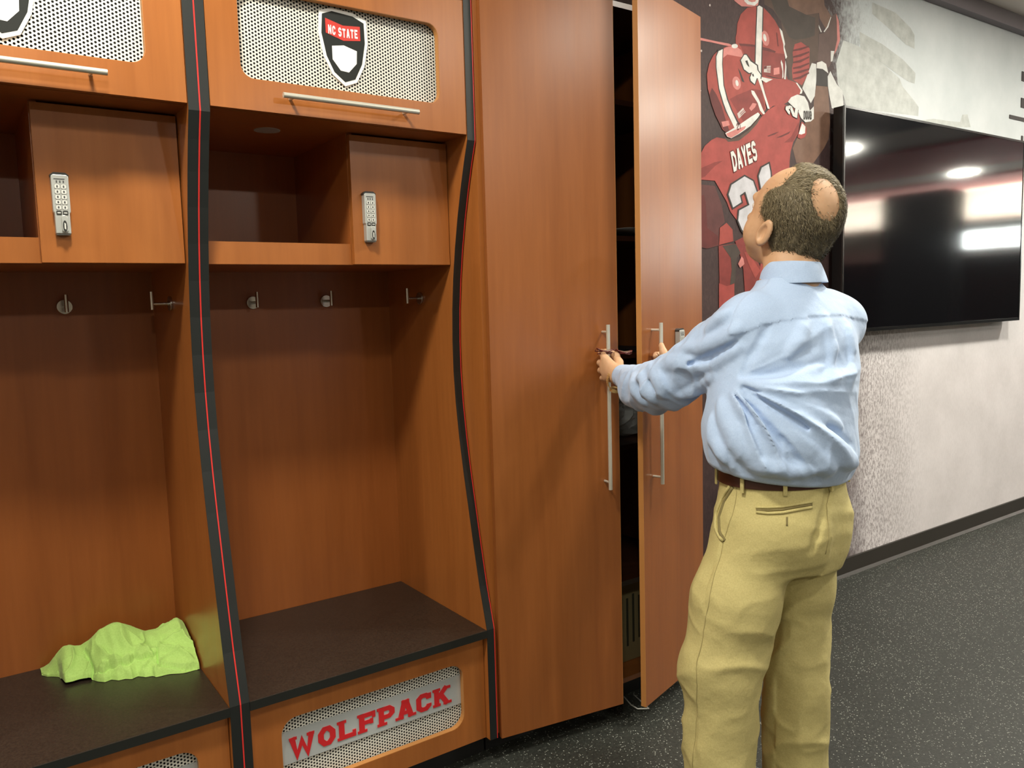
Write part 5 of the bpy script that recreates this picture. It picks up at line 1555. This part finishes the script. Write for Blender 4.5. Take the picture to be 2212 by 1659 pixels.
# ---- belt and loops
mb = MB()
n = 64
ring = []
for (k, z) in ((1.00, 0.9995), (1.035, 1.000), (1.035, 1.032), (1.00, 1.0325)):
    for i in range(n):
        a = 2 * math.pi * i / n
        u, v = 0.173 * k * math.cos(a), 0.142 * k * math.sin(a)
        ring.append((1.761 - PB[0] + u * B_RIGHT[0] + v * B_FWD[0], -0.790 - PB[1] + u * B_RIGHT[1] + v * B_FWD[1], z))
fs = []
for j in range(4):
    for i in range(n):
        fs.append((j * n + i, j * n + (i + 1) % n, ((j + 1) % 4) * n + (i + 1) % n, ((j + 1) % 4) * n + i))
belt = mb.add(ring, fs).build('belt', 'leather', person, 'auto')
for deg in (150, 195, 232, 275, 318, 20, 65):
    a = math.radians(deg)
    u, v = 0.1815 * math.cos(a), 0.149 * math.sin(a)
    c = Vector((1.761 - PB[0] + u * B_RIGHT[0] + v * B_FWD[0], -0.790 - PB[1] + u * B_RIGHT[1] + v * B_FWD[1], 0))
    t = Vector((-math.sin(a), math.cos(a), 0))
    t = Vector((t.x * B_RIGHT[0] + t.y * B_FWD[0], t.x * B_RIGHT[1] + t.y * B_FWD[1], 0)).normalized()
    o = Vector((t.y, -t.x, 0))
    Fn = lambda p, q, d, c=c, t=t, o=o: tuple(c + t * p + o * d + Vector((0, 0, q)))
    MB().prism([(-0.005, 0.988), (0.005, 0.988), (0.005, 1.036), (-0.005, 1.036)], Fn, -0.002, 0.003).build('belt_loop', 'khaki', tro, bevel=0.001)

# ---- shoes
for an in (L_ANK, R_ANK):
    F = Field((an[0] - 0.10, an[1] - 0.13, 0.0), (an[0] + 0.10, an[1] + 0.26, 0.15), 0.005)
    F.cone((an[0], an[1] - 0.035, 0.048), (an[0] - 0.005, an[1] + 0.06, 0.050), 0.045, 0.045)
    F.cone((an[0] - 0.005, an[1] + 0.06, 0.045), (an[0] - 0.02, an[1] + 0.18, 0.034), 0.046, 0.034, 0.03)
    F.cone((an[0], an[1] - 0.01, 0.06), (an[0], an[1] - 0.005, 0.10), 0.044, 0.046, 0.02)
    F.put(lambda X, Y, Z: Z - 0.014, (an[0] - 0.1, an[1] - 0.13, -0.1), (an[0] + 0.1, an[1] + 0.26, 0.02), 0.0, 'cut')
    me = F.mesh('shoe', PB)
    me.materials.append(M['shoe'])
    sh = link('shoe', me, person)
    out = []
    for i in range(28):
        a = 2 * math.pi * i / 28
        yy = math.sin(a)
        wd = 0.046 if yy > -0.2 else 0.040
        out.append((an[0] - PB[0] - 0.008 + wd * math.cos(a) * (1 - 0.12 * max(yy, 0)), an[1] - PB[1] + 0.067 + 0.148 * yy))
    MB().prism(out, lambda a, c, d: (a, c, d), 0.0, 0.016).build('sole', 'black', sh)

# ---- hair: short under-layer plus strands, thin on the crown
def hair_density(q):
    """q = unit direction in the head frame (right, forward, up), pointing from the cranium centre."""
    r, f, u = float(q[0]), float(q[1]), float(q[2])
    # front edge: a tuft over the middle, receding temples, sideburns in front of the ears
    top = 0.02 + 0.46 * math.exp(-((r - 0.05) / 0.34) ** 2)
    side = 0.30 + 0.1 * u
    t = min(max((u - 0.30) / 0.25, 0), 1)
    d = 1 / (1 + math.exp((f - (side * (1 - t) + top * t)) / 0.045))
    # lower edge: nape, rising over the ears
    low = -0.97 if f < -0.30 else (-0.97 + (f + 0.30) * 1.9)
    d *= 1 / (1 + math.exp((min(low, -0.22) - u) / 0.04))
    # bald crown
    b_ = np.array([-0.22, -0.80, 0.55])
    b_ /= np.linalg.norm(b_)
    e = q - b_
    ang = math.sqrt((e[0] / 1.0) ** 2 + (e[1] / 1.15) ** 2 + (e[2] / 1.15) ** 2)
    d *= 1 / (1 + math.exp((0.47 - ang) / 0.06))
    if u > 0.55:
        d *= 0.70 + 0.30 * (1 - min((u - 0.55) / 0.3, 1))
    return d

def hair_point(q, th):
    """Point on the hair surface, th outside the skull; the lower back runs on down the nape."""
    p = np.array([q[0] * (CR[0] + th), q[1] * (CR[1] + th), q[2] * (CR[2] + th)])
    k = min(max((-q[2] - 0.25) / 0.6, 0), 1) * min(max((0.25 - q[1]) / 0.5, 0), 1)
    p[2] -= 0.052 * k
    p[1] -= 0.006 * k
    return p

rng = random.Random(11)
V, Fc, tone = [], [], []
count = 0
while count < 11000:
    z = rng.uniform(-0.95, 1)
    a = rng.uniform(0, 2 * math.pi)
    q = np.array([math.sqrt(1 - z * z) * math.cos(a), math.sqrt(1 - z * z) * math.sin(a), z])
    dn = hair_density(q)
    if rng.random() > dn:
        continue
    count += 1
    lift = rng.uniform(0.002, 0.008)
    th0 = 0.007 * min(dn * 1.25, 1)
    p = hair_point(q, th0)
    nrm = np.array([q[0] / CR[0], q[1] / CR[1], q[2] / CR[2]])
    nrm /= np.linalg.norm(nrm)
    # combing: back and down on the sides, sideways over the top
    flow = np.array([0.0, -0.8, -0.9]) if q[2] < 0.55 else np.array([0.75, -0.55, 0.0])
    flow = flow + np.array([rng.gauss(0, .35), rng.gauss(0, .35), rng.gauss(0, .35)])
    flow = flow - nrm * float(flow @ nrm)
    flow /= np.linalg.norm(flow) + 1e-6
    side = np.cross(nrm, flow)
    L = rng.uniform(0.012, 0.026) * (0.7 + 0.3 * dn)
    qt = (p + flow * L) / np.array(CR)
    if hair_density(qt / np.linalg.norm(qt)) < 0.45:
        L *= 0.35
    w = rng.uniform(0.0005, 0.0011)
    k = len(V)
    tn = min(max(rng.gauss(0.36 + 0.38 * max(q[2], 0) + 0.22 * max(q[1], 0) - 0.22 * max(-q[2], 0) - 0.10 * max(-q[1], 0), 0.2), 0), 1)
    for t in (0.0, 0.4, 0.75, 1.0):
        c = p + nrm * (lift * math.sin(t * 2.4) - 0.001 - 9.0 * (L * t) ** 2 * 0.5) + flow * L * t
        ww = w * (1 - 0.75 * t)
        for sg in (-1, 1):
            c2 = c + side * ww * sg
            wv = HC + HR * c2[0] + HF * c2[1] + HU * c2[2] - np.array(PB)
            V.append(tuple(wv))
            tone.append(tn)
    for i in range(3):
        Fc.append((k + 2 * i, k + 2 * i + 1, k + 2 * i + 3, k + 2 * i + 2))
me = bpy.data.meshes.new('hair')
me.from_pydata(V, [], Fc)
me.attributes.new('tone', 'FLOAT', 'POINT').data.foreach_set('value', tone)
me.materials.append(M['hair'])
hair = link('hair', me, person)
hair['kind'] = 'stuff'
# under-layer
nu, nv = 90, 60
V, Fc = [], []
ok = {}
for j in range(nv + 1):
    for i in range(nu):
        a = 2 * math.pi * i / nu
        z = math.cos(math.pi * (0.02 + 0.90 * j / nv))
        s_ = math.sqrt(max(1 - z * z, 0))
        q = np.array([s_ * math.cos(a), s_ * math.sin(a), z])
        dn = hair_density(q)
        bumpy = 0.0022 * math.sin(23 * q[0] + 5 * q[2]) * math.sin(19 * q[2] + 7 * q[1]) + 0.0016 * math.sin(41 * q[1] + 13 * q[2])
        th = -0.005 + 0.0125 * min(dn * 1.25, 1) + 0.004 * max(q[2], 0) * dn + bumpy * min(dn, 1)
        p = hair_point(q, th)
        V.append(tuple(HC + HR * p[0] + HF * p[1] + HU * p[2] - np.array(PB)))
for j in range(nv):
    for i in range(nu):
        Fc.append((j * nu + i, j * nu + (i + 1) % nu, (j + 1) * nu + (i + 1) % nu, (j + 1) * nu + i))
me = bpy.data.meshes.new('hair_underlayer')
me.from_pydata(V, [], Fc)
me.materials.append(M['hair_base'])
link('hair_underlayer', me, hair, True)

# ---- watch on the left wrist
wc, wd_ = Vector((1.7280, -0.194, 1.232)) - Vector(PB), (Vector(L_WR) - Vector((1.690, -0.345, 1.215))).normalized()
wd_ = (wd_ + Vector((0, 0, 0.25))).normalized()
t1 = wd_.cross(Vector((0, 0, 1))).normalized()
t2 = wd_.cross(t1)
mb = MB()
for i in range(30):
    a0 = 2 * math.pi * i / 30
    c = wc + t2 * 0.006 + (t1 * math.cos(a0) * 0.0325 + t2 * math.sin(a0) * 0.038)
    rad = (t1 * math.cos(a0) + t2 * math.sin(a0))
    tan = (t2 * math.cos(a0) - t1 * math.sin(a0))
    Fn = lambda p, q, d, c=c, rad=rad, tan=tan: tuple(c + tan * p + wd_ * q + rad * d)
    mb.prism([(-0.0028, -0.0065), (0.0028, -0.0065), (0.0028, 0.0065), (-0.0028, 0.0065)], Fn, -0.0012, 0.0014)
watch = mb.build('wristwatch', 'gold', person)
c = wc + t2 * 0.045
a_, b2 = c - t2 * 0.003, c + t2 * 0.005
if b2.z > a_.z:
    pass
MB().cyl(a_, b2, 0.0165, 24).build('watch_case', 'gold', watch, 'auto')
MB().cyl(b2, b2 + (b2 - a_).normalized() * 0.001, 0.0135, 24).build('watch_dial', 'lock_dark', watch, 'auto')

# ---- spectacles held in the left hand (a thing of their own)
M['frame_red'] = mat('dark_red_frame', (0.10, 0.012, 0.010), 0.25)
M['spec_lens'] = mat('spectacle_lens', (0.30, 0.20, 0.14), 0.08, alpha=0.55)
GO = Vector((1.765, -0.142, 1.312))
gl = thing('eyeglasses', 'folded dark red eyeglasses held in the man\'s hand', 'eyeglasses', GO)
gx, gy, gz = Vector((0.93, -0.34, -0.10)).normalized(), Vector((0.34, 0.93, 0.02)).normalized(), Vector((0.08, -0.05, 1)).normalized()
gy = (gy - gx * gy.dot(gx)).normalized()
gz = gx.cross(gy)
def gp(a, b_, c):
    return gx * a + gy * b_ + gz * c
for s in (-1, 1):
    loop = [gp(s * 0.034 + 0.027 * math.cos(t), 0.016 * math.sin(t), 0.004 * math.cos(2 * t)) for t in [2 * math.pi * i / 24 for i in range(25)]]
    MB().tube(loop, 0.0017, 8).build('rim', 'frame_red', gl, True)
    MB().add([gp(s * 0.034, 0, 0)] + loop[:-1], [(0, i + 1, (i + 1) % 24 + 1) for i in range(24)]).build('lens', 'spec_lens', gl)
    MB().tube([gp(s * 0.062, 0.004, 0.0), gp(s * 0.064, 0.006, -0.006), gp(s * 0.02, 0.012, -0.008 - 0.002 * s), gp(-s * 0.035, 0.014, -0.009 - 0.002 * s), gp(-s * 0.056, 0.000, -0.012 - 0.002 * s)], 0.0018, 8).build('temple', 'frame_red', gl, True)
MB().tube([gp(-0.008, 0.003, 0.001), gp(0, 0.006, 0.002), gp(0.008, 0.003, 0.001)], 0.0018, 8).build('bridge', 'frame_red', gl, True)

# ================================================================== GREEN CLOTH
M['lime'] = mat('lime_cotton', (0.30, 0.62, 0.10), 0.85)
nt, nd, lk, b = nodes_of(M['lime'])
b.inputs['Sheen Weight'].default_value = 0.1
v_ = mapping(nt, (1, 1, 1))
lk.new(ramp(nt, noise(nt, v_, 260, 3), [(0.3, (0.36, 0.58, 0.13)), (0.7, (0.43, 0.66, 0.17))]), b.inputs['Base Color'])
lk.new(bump(nt, noise(nt, v_, 55, 4), 0.25, 0.006), b.inputs['Normal'])
def crumpled_cloth():
    """Cloth heaped on the bench: a sheet rising from a ragged hem to two humps, with folded layers."""
    nx, ny = 190, 110
    xs = np.linspace(0.138, 0.5135, nx)
    # hem in front, crest line and back edge as functions of x
    fx = [0.138, 0.150, 0.178, 0.186, 0.205, 0.252, 0.262, 0.285, 0.349, 0.400, 0.451, 0.490, 0.5135]
    fy = [0.515, 0.490, 0.470, 0.402, 0.396, 0.388, 0.362, 0.345, 0.322, 0.296, 0.278, 0.268, 0.262]
    rx = [0.138, 0.160, 0.174, 0.195, 0.212, 0.235, 0.262, 0.288, 0.315, 0.340, 0.375, 0.410, 0.440, 0.470, 0.498, 0.5135]
    rh = [0.000, 0.018, 0.036, 0.064, 0.070, 0.058, 0.076, 0.102, 0.116, 0.116, 0.096, 0.074, 0.072, 0.084, 0.098, 0.080]
    ry = [0.525, 0.505, 0.500, 0.498, 0.495, 0.485, 0.470, 0.462, 0.460, 0.458, 0.455, 0.450, 0.446, 0.442, 0.438, 0.436]
    front = np.interp(xs, fx, fy)
    saw = np.abs(((xs * 61) % 2) - 1) * 0.010 * ((xs > 0.24) & (xs < 0.40)) + 0.004 * np.sin(xs * 90)
    front = front + saw - 0.004
    crest = np.interp(xs, rx, ry)
    w = np.exp(-0.5 * (np.arange(-4, 5) / 1.8) ** 2)
    w /= w.sum()
    H = np.convolve(np.pad(np.interp(xs, rx, rh), 4, mode='edge'), w, 'valid')
    back = np.minimum(crest + 0.045 + 0.3 * H, 0.560)
    V = []
    T = np.linspace(0, 1, ny)
    X = np.repeat(xs[:, None], ny, 1)
    T = np.repeat(T[None, :], nx, 0)
    tc = 0.68
    tf = np.clip(T / tc, 0, 1)
    tb = np.clip((T - tc) / (1 - tc), 0, 1)
    Y = np.where(T <= tc, front[:, None] + (crest - front)[:, None] * tf, crest[:, None] + (back - crest)[:, None] * tb)
    Z = H[:, None] * np.where(T <= tc, 1 - (1 - tf) ** 1.35, 1 - tb ** 2.0)
    hem = np.clip(T / 0.03, 0, 1)
    Z = Z + 0.005 * hem * (T < 0.97)
    # folds: creases fanning from the middle of the heap
    def ridged(a):
        return 1 - np.abs(np.sin(a))
    env = np.clip(T / 0.10, 0, 1) * np.clip((1 - T) / 0.2, 0, 1) * np.clip(H[:, None] / 0.03, 0, 1)
    env = env * (1 - 0.85 * np.exp(-((T - tc) / 0.14) ** 2))
    wob = np.sin(X * 37 + 1.0) * 0.9 + np.sin(Y * 43 + X * 11) * 0.8
    Z = Z + env * (0.013 * ridged(X * 30 + Y * 26 + wob) ** 2 + 0.010 * ridged(Y * 44 - X * 22 + 1.3 * wob) ** 4 + 0.0015 * ridged(X * 140 + Y * 90 + 2 * wob))
    # a flap of the garment lying over the rest, with a clear hem
    def inside(px_, py_, poly):
        c = np.zeros(px_.shape, bool)
        n = len(poly)
        for i in range(n):
            x1, y1 = poly[i]
            x2, y2 = poly[(i + 1) % n]
            c ^= ((y1 > py_) != (y2 > py_)) & (px_ < (x2 - x1) * (py_ - y1) / (y2 - y1 + 1e-12) + x1)
        return c
    flap = inside(X, T, [(0.247, 0.50), (0.262, 0.10), (0.330, 0.13), (0.408, 0.24), (0.385, 0.44), (0.345, 0.58), (0.285, 0.66)])
    flap2 = inside(X, T, [(0.180, 0.0), (0.184, 0.32), (0.238, 0.34), (0.256, 0.16), (0.250, 0.0)])
    flap3 = inside(X, T, [(0.415, 0.10), (0.425, 0.34), (0.47, 0.42), (0.52, 0.30), (0.52, 0.0), (0.46, 0.05)])
    Z = Z + 0.0100 * flap + 0.0080 * flap2 + 0.0110 * flap3
    # the hems shade a narrow groove beside them
    for fl_ in (flap, flap2, flap3):
        out_ = np.zeros_like(fl_)
        for sx, sy in ((1, 0), (-1, 0), (0, 1), (0, -1), (2, 0), (-2, 0), (0, -2)):
            out_ |= np.roll(np.roll(fl_, sx, 0), sy, 1)
        Z = Z - 0.006 * (out_ & ~fl_)
    Z = np.maximum(Z, 0.0004)
    me = bpy.data.meshes.new('crumpled_cloth')
    V = np.stack([X - 0.33, Y - 0.42, Z], 2).reshape(-1, 3)
    fs = [(i * ny + j, (i + 1) * ny + j, (i + 1) * ny + j + 1, i * ny + j + 1) for i in range(nx - 1) for j in range(ny - 1)]
    me.from_pydata(V.tolist(), [], fs)
    me.materials.append(M['lime'])
    o = link('crumpled_cloth', me, None, True, 0, (0.33, 0.42, 0.4485))
    return o
clo = crumpled_cloth()
sm_ = clo.modifiers.new('soften', 'SMOOTH')
sm_.factor = 0.5
sm_.iterations = 1
tag(clo, 'crumpled lime green cloth on the left locker bench', 'cloth')
